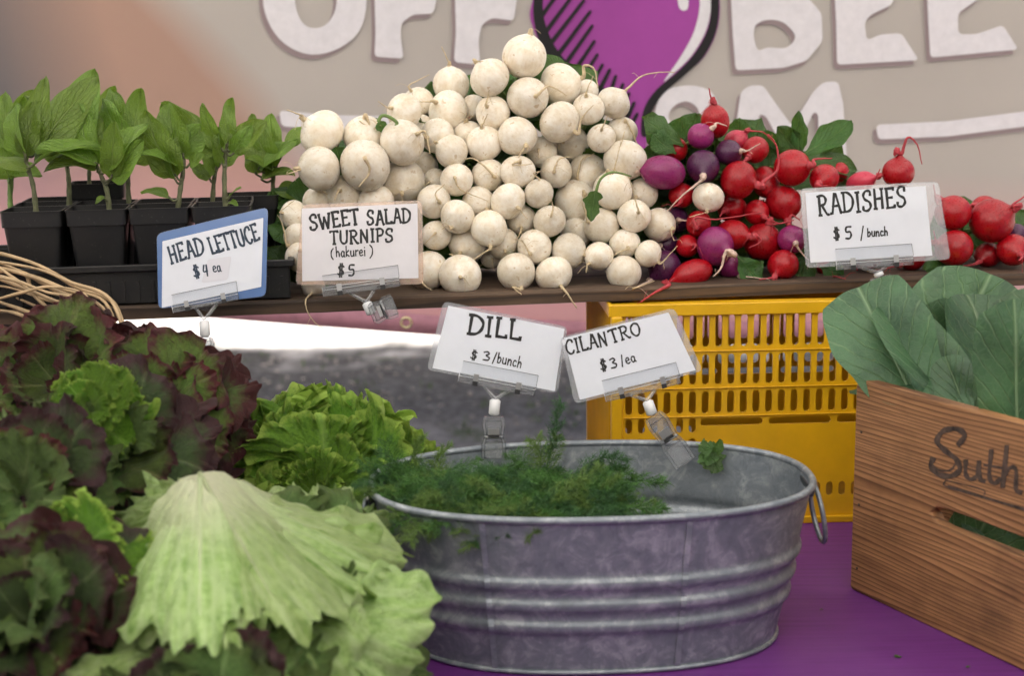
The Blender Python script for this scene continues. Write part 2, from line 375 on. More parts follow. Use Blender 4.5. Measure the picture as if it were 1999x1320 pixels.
#SECTION2
# ------------------------------------------------------------------ ground, tent, banner, table
GZ = -0.75
def ground():
    m, n, l, b = newmat('gravel_ground'); oc = coord(n); sx = n.new('ShaderNodeSeparateXYZ'); l.new(oc, sx.inputs[0])
    vo = n.new('ShaderNodeTexVoronoi'); vo.inputs['Scale'].default_value = 38; l.new(oc, vo.inputs['Vector'])
    sp = n.new('ShaderNodeSeparateXYZ'); l.new(vo.outputs['Color'], sp.inputs[0])
    g = ramp(n, l, sp.outputs[0], [(0, (.54, .49, .43)), (.6, (.60, .545, .48)), (1, (.66, .60, .53))])
    g2 = ramp(n, l, sp.outputs[0], [(0, (.07, .066, .062)), (1, (.16, .155, .148))])
    f = mth(n, l, 'MULTIPLY_ADD', noise(n, l, 1.3, 4, .6, oc), 2.2, sx.outputs['Y'])
    col = mixc(n, l, ramp(n, l, mth(n, l, 'MULTIPLY', f, .1), [(.50, (0,)*3), (.68, (1,)*3)]), g, g2)
    col = mixc(n, l, ramp(n, l, mth(n, l, 'MULTIPLY', f, .1), [(.80, (0,)*3), (.84, (1,)*3)]), col, (.78, .75, .70))
    gr = noise(n, l, 3.5, 5, .7, oc); col = mixc(n, l, ramp(n, l, gr, [(.60, (0,)*3), (.68, (.6,)*3)]), col, (.06, .085, .03))
    l.new(col, b.inputs['Base Color']); b.inputs['Roughness'].default_value = 1; b.inputs['Specular IOR Level'].default_value = .05
    bump(n, l, b, vo.outputs['Distance'], .5, .01)
    s = 1500
    o = mk('ground', [(-s, -s, GZ), (s, -s, GZ), (s, s, GZ), (-s, s, GZ)], [(0, 1, 2, 3)], m, smooth=False); tag(o, kind='structure')
ground()
r0 = random.Random(5)
V, F = [], []
for i in range(1500):     # loose stones of the gravel seen between table and shade edge
    x, y = r0.uniform(-2.2, 2.6), r0.uniform(2.6, 7.0); s = r0.uniform(.006, .014)
    bx = box((x, y, GZ+s*.3), (s*r0.uniform(.8, 1.6), s, s*.7), Matrix.Rotation(r0.uniform(0, 3), 3, 'Z')); o = len(V)
    V += bx[0]; F += [tuple(q+o for q in f) for f in bx[1]]
tag(mk('gravel', V, F, simple('gravel_stone', (.36, .33, .30), .9, nscale=.9, namt=.3), smooth=False), 'loose grey gravel stones on the ground behind the table', 'gravel', kind='stuff')
V, F = [], []
for i in range(220):
    x, y = r0.uniform(-2.2, 2.6), r0.uniform(3.0, 7.0)
    for k in range(7):
        a = r0.uniform(0, 6.3); h = r0.uniform(.02, .05); q = Vector((x+r0.uniform(-.03, .03), y+r0.uniform(-.03, .03), GZ)); o = len(V)
        V += [q+Vector((.003*math.cos(a), .003*math.sin(a), 0)), q-Vector((.003*math.cos(a), .003*math.sin(a), 0)), q+Vector((r0.uniform(-.02, .02), r0.uniform(-.02, .02), h))]; F.append((o, o+1, o+2))
tag(mk('grass', V, F, simple('weed_green', (.07, .12, .03), .6), smooth=False), 'small green weeds sprouting through the gravel', 'grass', kind='stuff')

def tent():
    t = empty('market_tent', (0, 1.2, GZ)); tag(t, 'white canopy tent over the vegetable stall with metal legs', 'tent')
    m, n, l, b = newmat('tent_fabric'); b.inputs['Base Color'].default_value = (.82, .82, .80, 1); b.inputs['Roughness'].default_value = .8
    tr = n.new('ShaderNodeBsdfTranslucent'); tr.inputs[0].default_value = (.85, .85, .82, 1)
    mx = n.new('ShaderNodeMixShader'); mx.inputs[0].default_value = .62; l.new(b.outputs[0], mx.inputs[1]); l.new(tr.outputs[0], mx.inputs[2]); l.new(mx.outputs[0], n['Material Output'].inputs['Surface'])
    x0, x1, y0, y1, z, zp = -2.3, 2.1, -1.9, 3.25, 1.50, 2.25
    c = ((x0+x1)/2, (y0+y1)/2, zp); K = [(x0, y0, z), (x1, y0, z), (x1, y1, z), (x0, y1, z)]
    mk('roof_panel', K+[c], [(0, 1, 4), (1, 2, 4), (2, 3, 4), (3, 0, 4)], m, t, smooth=False)
    dn = [(a, b_, z-.22) for a, b_, _ in K]
    mk('valance', K+dn, [(0, 1, 5, 4), (1, 2, 6, 5), (2, 3, 7, 6), (3, 0, 4, 7)], m, t, smooth=False)
    for a, b_, _ in K:
        mk('leg', *box((a*.99, b_+(.03 if b_ < 1 else -.03), (z+GZ)/2), (.035, .035, z-GZ)), M_METAL, t, smooth=False)
    mk('crossbar', *box((-.1, 3.10, 1.20), (4.3, .025, .025)), M_METAL, t, smooth=False)
tent()

t = empty('sky_blocker', (0, -9, GZ)); tag(t, 'plain grey hall shape added unseen behind the viewer to block front skylight', 'light blocker')  # unseen hall added behind the camera to cut the front skylight
mk('wall', *box((0, -9, GZ+2.4), (26, 3, 4.8)), simple('blocker_wall_mat', (.30, .29, .27), .9, nscale=1, namt=.1), t, smooth=False)  # wall of the added unseen sky blocker
mk('roof', *box((0, -9, GZ+4.9), (26.6, 3.5, .18)), simple('blocker_roof_mat', (.10, .10, .11), .7), t, smooth=False)  # roof of the added unseen sky blocker
for xx in (-9, -5, 5, 9): mk('blocker_window', *box((xx, -7.49, GZ+2.2), (1.6, .06, 1.5)), simple('blocker_window_mat', (.05, .06, .07), .1), t, smooth=False)
mk('blocker_door', *box((0, -7.49, GZ+1.25), (2.2, .06, 2.5)), simple('blocker_door_mat', (.10, .07, .05), .5), t, smooth=False)
BY = 3.0
def hem(x):
    P = [(-700, 548), (0, 590), (430, 620), (850, 651), (1200, 666), (1600, 662), (2000, 640), (2700, 580)]
    for (a, b_), (c, d) in zip(P, P[1:]):
        if x <= c: return b_+(d-b_)*(x-a)/(c-a)
    return P[-1][1]
def banner():
    t = empty('banner', W(1000, 0, BY)); tag(t, 'beige farm banner with purple beet and white lettering hung behind the stall', 'banner')
    m, n, l, b = newmat('banner_cloth'); uv = coord(n, 'UV'); sx = n.new('ShaderNodeSeparateXYZ'); l.new(uv, sx.inputs[0]); u, v = sx.outputs[0], sx.outputs[1]
    nz = noise(n, l, 2.5, 3, .5, uv)
    col = ramp(n, l, nz, [(.3, (.50, .455, .41)), (.7, (.57, .52, .47))])
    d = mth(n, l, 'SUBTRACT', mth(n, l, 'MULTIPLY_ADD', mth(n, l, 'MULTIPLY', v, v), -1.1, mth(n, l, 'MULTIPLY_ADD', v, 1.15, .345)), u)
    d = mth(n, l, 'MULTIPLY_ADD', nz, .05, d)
    col = mixc(n, l, ramp(n, l, d, [(0, (0,)*3), (.12, (1,)*3)]), col, (.47, .30, .23))  # backlit brown-pink tone on the left, painted into the cloth colour
    d2 = mth(n, l, 'MULTIPLY_ADD', v, .35, mth(n, l, 'MULTIPLY', u, -1.)); col = mixc(n, l, ramp(n, l, mth(n, l, 'ADD', d2, .25), [(.06, (0,)*3), (.30, (.85,)*3)]), col, (.13, .135, .145))  # shadow at the far left, painted in as dark grey
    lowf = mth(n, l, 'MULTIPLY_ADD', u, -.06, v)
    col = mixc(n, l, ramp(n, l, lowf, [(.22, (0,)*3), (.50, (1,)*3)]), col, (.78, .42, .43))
    hm = mth(n, l, 'MULTIPLY', ramp(n, l, sx.outputs[2], [(.5, (0,)*3), (.52, (1,)*3)]), .6); 
    wv = n.new('ShaderNodeTexNoise'); wv.inputs['Scale'].default_value = 700; l.new(coord(n), wv.inputs['Vector'])
    col = mixc(n, l, .12, col, wv.outputs['Color'], 'SOFT_LIGHT')
    l.new(col, b.inputs['Base Color']); b.inputs['Roughness'].default_value = .8
    tr = n.new('ShaderNodeBsdfTranslucent'); l.new(col, tr.inputs[0]); mx = n.new('ShaderNodeMixShader'); mx.inputs[0].default_value = .25
    l.new(b.outputs[0], mx.inputs[1]); l.new(tr.outputs[0], mx.inputs[2]); l.new(mx.outputs[0], n['Material Output'].inputs['Surface'])
    V, UV, F = [], [], []; nx, ny = 60, 24
    def wob(x, y): return .006*math.sin(x/170)*max(0, (y-380)/300)
    for j in range(ny+1):
        for i in range(nx+1):
            x = -700+3400*i/nx; y = -420+(hem(x)+420)*j/ny; p = W(x, y, BY); p.y += wob(x, y); V.append(p); UV.append((x/1000, y/1000))
    for j in range(ny):
        for i in range(nx):
            if j == ny-1 and 0 <= 0: pass
            a = j*(nx+1)+i; F.append((a, a+1, a+nx+2, a+nx+1))
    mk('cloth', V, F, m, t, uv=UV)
    # hem strip: doubled cloth, a thin band in front
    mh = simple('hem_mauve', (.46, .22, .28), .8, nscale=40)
    V, F = [], []
    for i in range(nx+1):
        x = -700+3400*i/nx
        for dy in (-36, 1.5):
            for dd in (-.003, -.001):
                p = W(x, hem(x)+dy, BY); p.y += wob(x, hem(x)+dy)+dd-.002; V.append(p)
    for i in range(nx):
        a, c = i*4, i*4+4; F += [(a, c, c+2, a+2), (a+2, c+2, c+3, a+3), (a+1, a, c, c+1)[::-1]]
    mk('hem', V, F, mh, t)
    gm = simple('grommet_brass', (.9, .8, .5), .15, 1)
    for gx in (-650, -150, 300, 793, 1290, 1800, 2300, 2650):
        p = W(gx, hem(gx)-17, BY-.009); mk('grommet', *tube([p+Vector((math.cos(a)*.011, 0, math.sin(a)*.011)) for a in np.linspace(0, 2*math.pi, 16, endpoint=False)], .0035, 6, closed=True), gm, t)
    for gx in (-650, 2650):
        a = W(gx, -410, BY); mk('tie_cord', *tube([a, Vector((a.x, 3.10, 1.20))], .003, 6), M_WHITEP, t)
    white = simple('banner_white_print', (.78, .76, .80), .8, nscale=60, namt=.05)
    taupe = simple('banner_taupe_print', (.32, .25, .26), .8); purp = simple('banner_purple_print', (.36, .060, .34), .8, nscale=4, namt=.1)
    blk = simple('banner_black_print', (.012, .010, .012), .8)
    k = [0]
    def flat(name, poly, mt, dep, holes=(), sm=4, off=(0, 0)):
        f = lambda e: (lambda p: W(p[0]+off[0], p[1]+off[1], BY-dep+e))
        P = [(q.x, q.y) for q in smoothpts([(a, b_, 0) for a, b_ in poly], sm, True)] if sm else poly
        H = [[(q.x, q.y) for q in smoothpts([(a, b_, 0) for a, b_ in h], 5, True)] for h in holes]
        o = mk(name, *prism(P, f(0), f(.0006), H), mt, t, smooth=False); fixn(o); return o
    def sharpish(P, r=9):     # round every corner a little
        out = []
        for i in range(len(P)):
            a, b_, c = Vector(P[i-1]), Vector(P[i]), Vector(P[(i+1) % len(P)])
            d1 = (a-b_); d2 = (c-b_); r1 = min(r, d1.length*.4); r2 = min(r, d2.length*.4)
            p, q = b_+d1.normalized()*r1, b_+d2.normalized()*r2
            for s in (0, .33, .67, 1): out.append(tuple((p*(1-s)**2+b_*2*s*(1-s)+q*s*s)))
        return out
    L = []
    L.append(([(513, -5), (522, 38), (545, 75), (580, 99), (620, 106), (665, 92), (700, 62), (714, 20), (714, -30), (700, -80), (660, -112), (600, -118), (550, -100), (520, -60)], [[(576, -10), (583, 30), (602, 52), (632, 50), (652, 25), (657, -10), (648, -50), (620, -68), (590, -55)]], True))
    L.append(([(728, -110), (882, -122), (880, -75), (786, -64), (784, -30), (860, -38), (846, 26), (805, 28), (783, 45), (782, 70), (788, 114), (731, 110), (733, 60)], [], False))
    L.append(([(885, -110), (1032, -122), (1030, -75), (942, -64), (940, -30), (1014, -38), (1003, 40), (960, 34), (940, 48), (934, 80), (938, 126), (886, 121), (890, 60)], [], False))
    L.append(([(1422, -110), (1530, -116), (1585, -85), (1592, -45), (1572, -12), (1604, 25), (1606, 80), (1575, 118), (1530, 132), (1436, 137), (1430, 60)], [[(1476, 48), (1500, 38), (1530, 44), (1552, 70), (1535, 92), (1500, 92), (1480, 96), (1472, 70)], [(1470, -70), (1515, -72), (1535, -45), (1520, -12), (1480, -5), (1472, -35)]], False))
    L.append(([(1624, -110), (1765, -122), (1770, -74), (1686, -60), (1686, -30), (1752, -34), (1742, 8), (1700, 28), (1688, 42), (1692, 78), (1720, 66), (1760, 64), (1794, 117), (1634, 126), (1632, 40)], [], False))
    L.append(([(1805, -120), (1950, -134), (1954, -85), (1866, -70), (1868, -38), (1925, -44), (1912, -4), (1870, 25), (1871, 66), (1905, 66), (1958, 48), (1988, 96), (1816, 112), (1812, 40)], [], False))
    L.append(([(2004, -130), (2184, -142), (2184, -92), (2128, -86), (2132, 90), (2075, 95), (2070, -80), (2008, -75)], [], False))
    L.append(([(1128, 175), (1260, 165), (1262, 205), (1180, 212), (1180, 235), (1250, 232), (1250, 270), (1180, 275), (1182, 330), (1130, 335)], [], False)) if 0 else None
    L.append(([(1270, 330), (1274, 250), (1282, 205), (1300, 176), (1345, 166), (1385, 176), (1402, 205), (1400, 235), (1380, 262), (1412, 330), (1362, 335), (1338, 280), (1320, 280), (1322, 335)], [[(1318, 205), (1342, 198), (1362, 212), (1362, 236), (1340, 250), (1318, 248), (1305, 226)]], True))
    L.append(([(1425, 338), (1436, 250), (1446, 178), (1464, 166), (1490, 166), (1508, 192), (1546, 245), (1586, 180), (1606, 160), (1636, 158), (1646, 200), (1655, 335), (1600, 340), (1597, 222), (1588, 218), (1552, 300), (1535, 300), (1495, 226), (1482, 222), (1478, 340)], [], False))
    L.append(([(545, 215), (640, 224), (745, 226), (850, 222), (850, 252), (745, 256), (640, 254), (549, 246)], [], False))
    L.append(([(1710, 243), (1850, 236), (1999, 217), (2150, 190), (2150, 220), (1999, 247), (1850, 266), (1714, 272)], [], False))
    for P, H, sm in L:
        PP = P if sm else sharpish(P)
        flat('letter_shadow', PP, taupe, .0045, H, 3 if sm else 0, (-7, 9)); flat('letter', PP, white, .0060, H, 3 if sm else 0)
    body = [(1036, 40), (1040, 0), (1060, -60), (1110, -110), (1200, -90), (1290, -110), (1370, -80), (1402, -20), (1402, 50), (1375, 110), (1330, 150), (1290, 185), (1268, 225), (1258, 330), (1246, 400), (1238, 330), (1232, 260), (1190, 205), (1120, 165), (1068, 110)]
    flat('beet_outline', [(1385+30*0, 0)] and [(1395, -60), (1404, 0), (1398, 60), (1372, 112), (1330, 152), (1292, 186), (1270, 225), (1266, 262), (1252, 262), (1256, 215), (1280, 176), (1320, 142), (1355, 105), (1382, 55), (1388, 0), (1378, -60)], blk, .0066, (), 4)
    flat('beet', body, purp, .0045)
    flat('beet_highlight', [(1380, -40), (1388, 10), (1378, 60), (1350, 108), (1316, 142), (1296, 158), (1330, 108), (1355, 60), (1366, 10), (1362, -40)], white, .0052)
    flat('beet_highlight', [(1322, -40), (1340, -40), (1344, 10), (1334, 20), (1324, 8)], white, .0052)
    flat('beet_outline', [(1078, -60), (1060, 0), (1066, 50), (1090, 100), (1135, 145), (1195, 182), (1222, 215), (1240, 262), (1232, 300), (1218, 262), (1200, 218), (1160, 185), (1100, 150), (1064, 108), (1044, 50), (1042, 0), (1056, -60)], blk, .0060)
    H = [((1052, 38), (1092, -18)), ((1062, 66), (1118, -10)), ((1072, 88), (1140, 0)), ((1088, 108), (1152, 22)), ((1104, 124), (1156, 50)), ((1122, 138), (1160, 80)), ((1138, 150), (1166, 106)), ((1156, 162), (1176, 126)), ((1172, 172), (1190, 136)), ((1190, 184), (1202, 148)), ((1204, 196), (1216, 164)), ((1216, 210), (1228, 182)), ((1226, 226), (1238, 200)), ((1232, 244), (1244, 222))]
    for (a, b_), (c, d) in H:
        q = Vector((c-a, d-b_)).normalized(); w = 4.5; nx_ = (-q.y*w, q.x*w)
        flat('hatch_stroke', [(a+nx_[0], b_+nx_[1]), (c+nx_[0]*.7, d+nx_[1]*.7), (c+q.x*4, d+q.y*4), (c-nx_[0]*.7, d-nx_[1]*.7), (a-nx_[0], b_-nx_[1])], blk, .0074, (), 0)
banner()

t = empty('market_table', (0, 1.5, GZ)); tag(t, 'purple painted wooden market table under the tubs and crates', 'table')
V, F = box((0, 1.50, -.015), (2.6, 1.64, .03), bev=.003); mk('tabletop', V, F, M_TABLE, t, smooth=False)
for a in (-1.2, 1.2):
    for b_ in (.78, 2.22):
        mk('leg', *box((a, b_, (GZ-.031)/2), (.05, .05, -GZ-.031)), M_SHELF, t, smooth=False)
for b_ in (.745, 2.255): mk('apron', *box((0, b_, -.075), (2.34, .02, .086)), M_TABLE, t, smooth=False)

# ------------------------------------------------------------------ shelf plank
SZ = W(850, 576, 1.885).z
SA, SB = WZ(480, 590, SZ), WZ(1800, 541, SZ)
SE = (SB-SA).normalized(); SN = Vector((-SE.y, SE.x, 0)); SROT = math.atan2(SE.y, SE.x)
def S(a, b_, c): return SA+SE*a+SN*b_+Vector((0, 0, c))
def smat(): return Matrix.Translation(SA) @ Matrix.Rotation(SROT, 4, 'Z')
def splane(px, py, b_=0):     # point on the vertical plane b_ behind the shelf's front edge
    d = ray(px, py); o = S(0, b_, 0); return CO+d*((o-CO).dot(SN)/d.dot(SN))
t = empty('plank_shelf', SA); setm(t, smat()); tag(t, 'weathered brown plank shelf carrying pots, turnips and radishes', 'shelf')
TH = .0175
for k, (b0, w, dz) in enumerate([(0, .148, 0), (.151, .150, -.0015), (.304, .145, .001)]):
    nx = 60; V, F = [], []; rr = random.Random(k+3)
    for i in range(nx+1):
        x = -.75+2.05*i/nx; j = rr.uniform(-.0012, .0012)
        V += [(x, b0+j, dz-TH), (x, b0+w, dz-TH), (x, b0+w, dz), (x, b0+.002+j, dz), (x, b0+j-.0005, dz-.003)]
    for i in range(nx):
        for q in range(5): F.append((i*5+q, i*5+(q+1) % 5, i*5+5+(q+1) % 5, i*5+5+q))
    F += [(0, 1, 2, 3, 4), tuple(nx*5+q for q in (4, 3, 2, 1, 0))]
    o = link('plank', bpy.data.meshes.new('plank')); o.data.from_pydata(V, [], F); o.data.materials.append(M_SHELF); o.parent = t; fixn(o)
for x in ():
    o = link('batten', bpy.data.meshes.new('batten')); vv, ff = box((x, .225, -TH-.009), (.05, .40, .016)); o.data.from_pydata([tuple(v) for v in vv], [], ff); o.data.materials.append(M_SHELF); o.parent = t

# ------------------------------------------------------------------ yellow crate under the shelf
def slot(cx, cy, w, h, n=5):
    r = min(w, h)/2; pts = []
    if h >= w:
        for k in range(n+1): a = math.pi*k/n; pts.append((cx+r*math.cos(a), cy+h/2-r+r*math.sin(a)))
        for k in range(n+1): a = math.pi+math.pi*k/n; pts.append((cx+r*math.cos(a), cy-h/2+r+r*math.sin(a)))
    else:
        for k in range(n+1): a = -math.pi/2+math.pi*k/n; pts.append((cx+w/2-r+r*math.cos(a), cy+r*math.sin(a)))
        for k in range(n+1): a = math.pi/2+math.pi*k/n; pts.append((cx-w/2+r+r*math.cos(a), cy+r*math.sin(a)))
    return pts
def yellow_crate():
    fr = WZ(1662, 1018, 0)
    rot = R(2.5); CX = Vector((math.cos(rot), math.sin(rot), 0)); CY = Vector((-CX.y, CX.x, 0))
    def on(px, py):
        d = ray(px, py); q = CO+d*((fr-CO).dot(CY)/d.dot(CY)); return (q-fr).dot(CX), q.z
    x0 = on(1196, 760)[0]; Hh = SZ-TH-.002; Wd, Dp, th = .52, .34, .004
    M = Matrix.Translation(fr+CX*x0) @ Matrix.Rotation(rot, 4, 'Z')
    t = empty('plastic_crate'); setm(t, M); tag(t, 'yellow vented plastic crate standing under the plank shelf', 'crate')
    z = lambda y, x=1450: on(x, y)[1]
    p = on(1450, 640)[0]-on(1425, 640)[0]
    def colx(px): return on(px, 700)[0]-x0
    def face(name, y0, y1, w, lowrows=True):
        hs = []; n = int((w-.02)/p); s0 = (w-(n-1)*p)/2
        rows = [(z(613), z(676)), (z(690), z(750)), (z(762), z(806))]
        for i in range(n):
            cx = s0+i*p; side = i < 6 or i >= n-6
            for a, b_ in (rows[1:] if name == 'back' else rows): hs.append(slot(cx, (a+b_)/2, p*(.74 if name == 'back' else .54), a-b_))
            if side and name == 'front':
                hs.append(slot(cx, (z(814)+z(843))/2, p*.54, z(814)-z(843))); hs.append(slot(cx, (z(853)+z(880))/2, p*.54, z(853)-z(880)))
            hs.append(slot(cx, (z(945)+z(972))/2, p*.54, z(945)-z(972)))
        if name == 'front' or 1:
            a = s0+5.6*p; b_ = w-s0-5.6*p; k = 3; g = .008
            for q in range(k):
                ww = (b_-a-(k-1)*g)/k
                if name == 'front' or w > .4: hs.append(slot(a+ww/2+q*(ww+g), (z(816)+z(830))/2, ww, z(816)-z(830)))
        f0 = lambda q: y0(q[0], q[1]); f1 = lambda q: y1(q[0], q[1])
        poly = [(0.003, 0.0), (w-.003, 0), (w-.003, Hh-.002), (.003, Hh-.002)]
        o = mk(name+'_panel' if name != 'front' else 'front_panel', *prism(poly, f0, f1, hs), M_YEL, smooth=False); o.parent = t; fixn(o); return o
    # walls lean out a few millimetres towards the table
    face('front', lambda x, zz: (x, 0, zz), lambda x, zz: (x, th, zz), Wd)
    face('back', lambda x, zz: (x, Dp, zz), lambda x, zz: (x, Dp-th, zz), Wd)
    face('side', lambda x, zz: (0, x, zz), lambda x, zz: (th, x, zz), Dp)
    face('side', lambda x, zz: (Wd, x, zz), lambda x, zz: (Wd-th, x, zz), Dp)
    # rims, corner posts, ribs
    def bx(name, c, s, bev=.0015):
        o = mk(name, *box(c, s, bev=bev), M_YEL, smooth=False); o.parent = t
    for zc, hh, e in ((Hh-.008, .017, .006), (.005, .010, .005), (z(752)+.0, .0, 0)):
        if hh == 0: continue
        for yy in (-e/2, Dp+e/2): bx('rim', (Wd/2, yy, zc), (Wd+2*e, e, hh))
        for xx in (-e/2, Wd+e/2): bx('rim', (xx, Dp/2, zc), (e, Dp, hh))
    for yy in (.018, Dp-.018): bx('flange', (Wd/2, yy, Hh-.0035), (Wd-.008, .030, .003), 0)
    for xx in (.018, Wd-.018): bx('flange', (xx, Dp/2, Hh-.0045), (.028, Dp-.07, .003), 0)
    for xx in (0, Wd):
        for yy in (0, Dp):
            s = 1 if xx == 0 else -1; q = 1 if yy == 0 else -1
            bx('corner_post', (xx+s*.005, yy+q*.005-q*.0075, Hh/2), (.016, .010, Hh-.03), .003)
    for k in range(20):
        yy = .02+k*(Dp-.04)/19
        bx('rib', (-.0022, yy, Hh*.55), (.0035, .0022, Hh*.82), 0); bx('rib', (Wd+.0022, yy, Hh*.55), (.0035, .0022, Hh*.82), 0)
    bx('base_panel', (Wd/2, Dp/2, .012), (Wd-.012, Dp-.012, .004), 0)
    # raised beads round the vent block
    for zz in (z(684), z(756), z(811), z(603)): bx('bead', (Wd/2, -.0012, zz), (Wd-.03, .0022, .0016), .0006)
yellow_crate()
# the shelf's other support, behind the lettuces
def slatted_box(name, label, c, rot, L_, D_, H_):
    t = empty(name, c); t.rotation_euler = (0, 0, rot); tag(t, label, 'crate')
    for yy in (-D_/2, D_/2):
        for k in range(3): o = mk('slat', *box((0, yy, H_*(.17+.33*k)), (L_, .010, H_*.29), bev=.001), M_SHELF, smooth=False); o.parent = t
    for xx in (-L_/2+.01, L_/2-.01): o = mk('end_panel', *box((xx, 0, H_/2), (.016, D_-.0125, H_-.002), bev=.001), M_SHELF, smooth=False); o.parent = t
slatted_box('wooden_crate', 'weathered slatted crate holding up the plank shelf behind the red lettuces', S(-.52, .20, -SZ)+Vector((0, 0, 0)), SROT, .36, .30, SZ-TH-.001)

# ------------------------------------------------------------------ stroke lettering
G = {
 'A': (.80, [[(.02, 0), (.14, 0), (.40, 1)], [(.36, 1), (.50, .97), (.74, 0), (.82, .02)], [(.20, .36), (.62, .38)]]),
 'B': (.7, [[(.1, 0), (.1, 1), (.5, .9), (.5, .6), (.1, .52), (.6, .4), (.55, .05), (.1, 0)]]),
 'C': (.72, [[(.68, .80), (.60, .98), (.35, 1), (.10, .70), (.08, .30), (.30, .02), (.55, .03), (.68, .2)]]),
 'D': (.78, [[(.10, 0), (.12, 1)], [(0, 1), (.40, .98), (.72, .70), (.70, .32), (.45, .05), (.02, 0)]]),
 'E': (.66, [[(.12, 0), (.12, 1)], [(.04, 1), (.60, 1), (.60, .90)], [(.12, .52), (.48, .53)], [(.04, 0), (.60, .02), (.62, .12)]]),
 'H': (.76, [[(.12, 0), (.12, 1)], [(.62, 0), (.62, 1)], [(.12, .5), (.62, .52)], [(.03, 0), (.22, 0)], [(.54, 1), (.70, 1)]]),
 'I': (.36, [[(.18, 0), (.18, 1)], [(.06, 1), (.30, 1)], [(.06, 0), (.30, 0)]]),
 'L': (.62, [[(.12, 1), (.12, .02), (.60, .0), (.60, .12)], [(.03, 1), (.24, 1)]]),
 'N': (.80, [[(.10, 0), (.12, 1)], [(.12, 1), (.62, .04)], [(.62, 0), (.64, 1)]]),
 'O': (.80, [[(.40, 1), (.12, .78), (.08, .35), (.32, .02), (.58, .08), (.72, .45), (.66, .85), (.40, 1)]]),
 'P': (.66, [[(.12, 0), (.14, 1)], [(.02, .98), (.42, 1), (.60, .80), (.50, .52), (.14, .44)]]),
 'R': (.74, [[(.12, 0), (.14, 1)], [(.02, .98), (.42, 1), (.60, .80), (.48, .56), (.14, .50)], [(.30, .50), (.62, .02), (.74, .02)], [(.04, 0), (.22, 0)]]),
 'S': (.68, [[(.60, .78), (.58, .98), (.30, 1), (.12, .80), (.22, .58), (.52, .42), (.58, .18), (.36, 0), (.08, .04), (.06, .22)]]),
 'T': (.68, [[(.02, .92), (.04, 1), (.66, 1), (.66, .92)], [(.34, 1), (.34, 0)], [(.24, 0), (.44, 0)]]),
 'U': (.74, [[(.10, 1), (.10, .25), (.30, .0), (.52, .04), (.62, .3), (.64, 1)]]),
 'W': (.98, [[(.04, 1), (.26, .02), (.48, .80), (.70, .02), (.92, 1)], [(.0, 1), (.12, 1)], [(.84, 1), (.98, 1)]]),
 '$': (.72, [[(.60, .75), (.42, .86), (.16, .72), (.26, .54), (.52, .42), (.52, .2), (.25, .12), (.06, .22)], [(.28, 1.02), (.24, -.05)], [(.44, 1.02), (.40, -.05)]]),
 '3': (.62, [[(.06, .90), (.34, 1), (.52, .80), (.26, .56), (.54, .36), (.46, .06), (.04, .04)]]),
 '4': (.66, [[(.26, 1), (.08, .45), (.50, .46)], [(.50, .98), (.40, 0)]]),
 '5': (.66, [[(.58, 1), (.16, .98), (.12, .58), (.46, .58), (.56, .3), (.40, .02), (.06, .04)]]),
 '/': (.5, [[(.10, -.1), (.40, 1.05)]]),
 '(': (.3, [[(.28, 1.25), (.06, .9), (.06, .3), (.28, -.1)]]), ')': (.3, [[(.02, 1.25), (.26, .9), (.24, .3), (.02, -.1)]]),
 'a': (.55, [[(.44, .56), (.20, .60), (.06, .30), (.20, .02), (.42, .2), (.46, .58), (.46, .1), (.56, 0)]]),
 'b': (.52, [[(.10, 1), (.08, 0)], [(.10, .35), (.30, .58), (.46, .35), (.32, .02), (.08, .05)]]),
 'c': (.48, [[(.44, .50), (.22, .60), (.06, .30), (.2, .02), (.46, .1)]]),
 'e': (.50, [[(.08, .30), (.42, .36), (.34, .60), (.10, .50), (.06, .16), (.24, 0), (.48, .08)]]),
 'h': (.54, [[(.10, 1.1), (.08, 0)], [(.08, .3), (.28, .58), (.44, .4), (.46, 0)]]),
 'i': (.24, [[(.12, .6), (.12, 0)], [(.12, .88), (.13, .92)]]),
 'k': (.50, [[(.10, 1.1), (.08, 0)], [(.42, .62), (.10, .30), (.46, 0)]]),
 'n': (.54, [[(.08, .6), (.08, 0)], [(.08, .35), (.28, .6), (.44, .4), (.46, 0)]]),
 'r': (.44, [[(.08, .6), (.08, 0)], [(.08, .35), (.24, .56), (.42, .55)]]),
 'u': (.54, [[(.08, .6), (.08, .15), (.24, 0), (.44, .15), (.46, .6)], [(.46, .6), (.48, 0)]]),
 ' ': (.55, []),
}
def ribbon(P, w, M, n=5):
    """flat stroke of half width w through the 2-D points P; M maps 2-D to 3-D"""
    Q = [Vector((q.x, q.y)) for q in smoothpts([(a, b_, 0) for a, b_ in P], n)] if len(P) > 2 else [Vector(P[0]).lerp(Vector(P[1]), k/4) for k in range(5)]
    m = len(Q); V, F = [], []
    L = []; Rr = []
    for i in range(m):
        d = Q[min(m-1, i+1)]-Q[max(0, i-1)]
        if d.length < 1e-9: d = Vector((1, 0))
        d.normalize(); nn = Vector((-d.y, d.x)); ww = w*(.92+.14*math.sin(i*.9+P[0][0]))
        if i == 0: c = Q[i]-d*w*.6
        elif i == m-1: c = Q[i]+d*w*.6
        else: c = Q[i]
        L.append(c+nn*ww); Rr.append(c-nn*ww)
    V = [M(v) for v in L+Rr]; F = [(i, i+1, m+i+1, m+i) for i in range(m-1)]
    return V, F
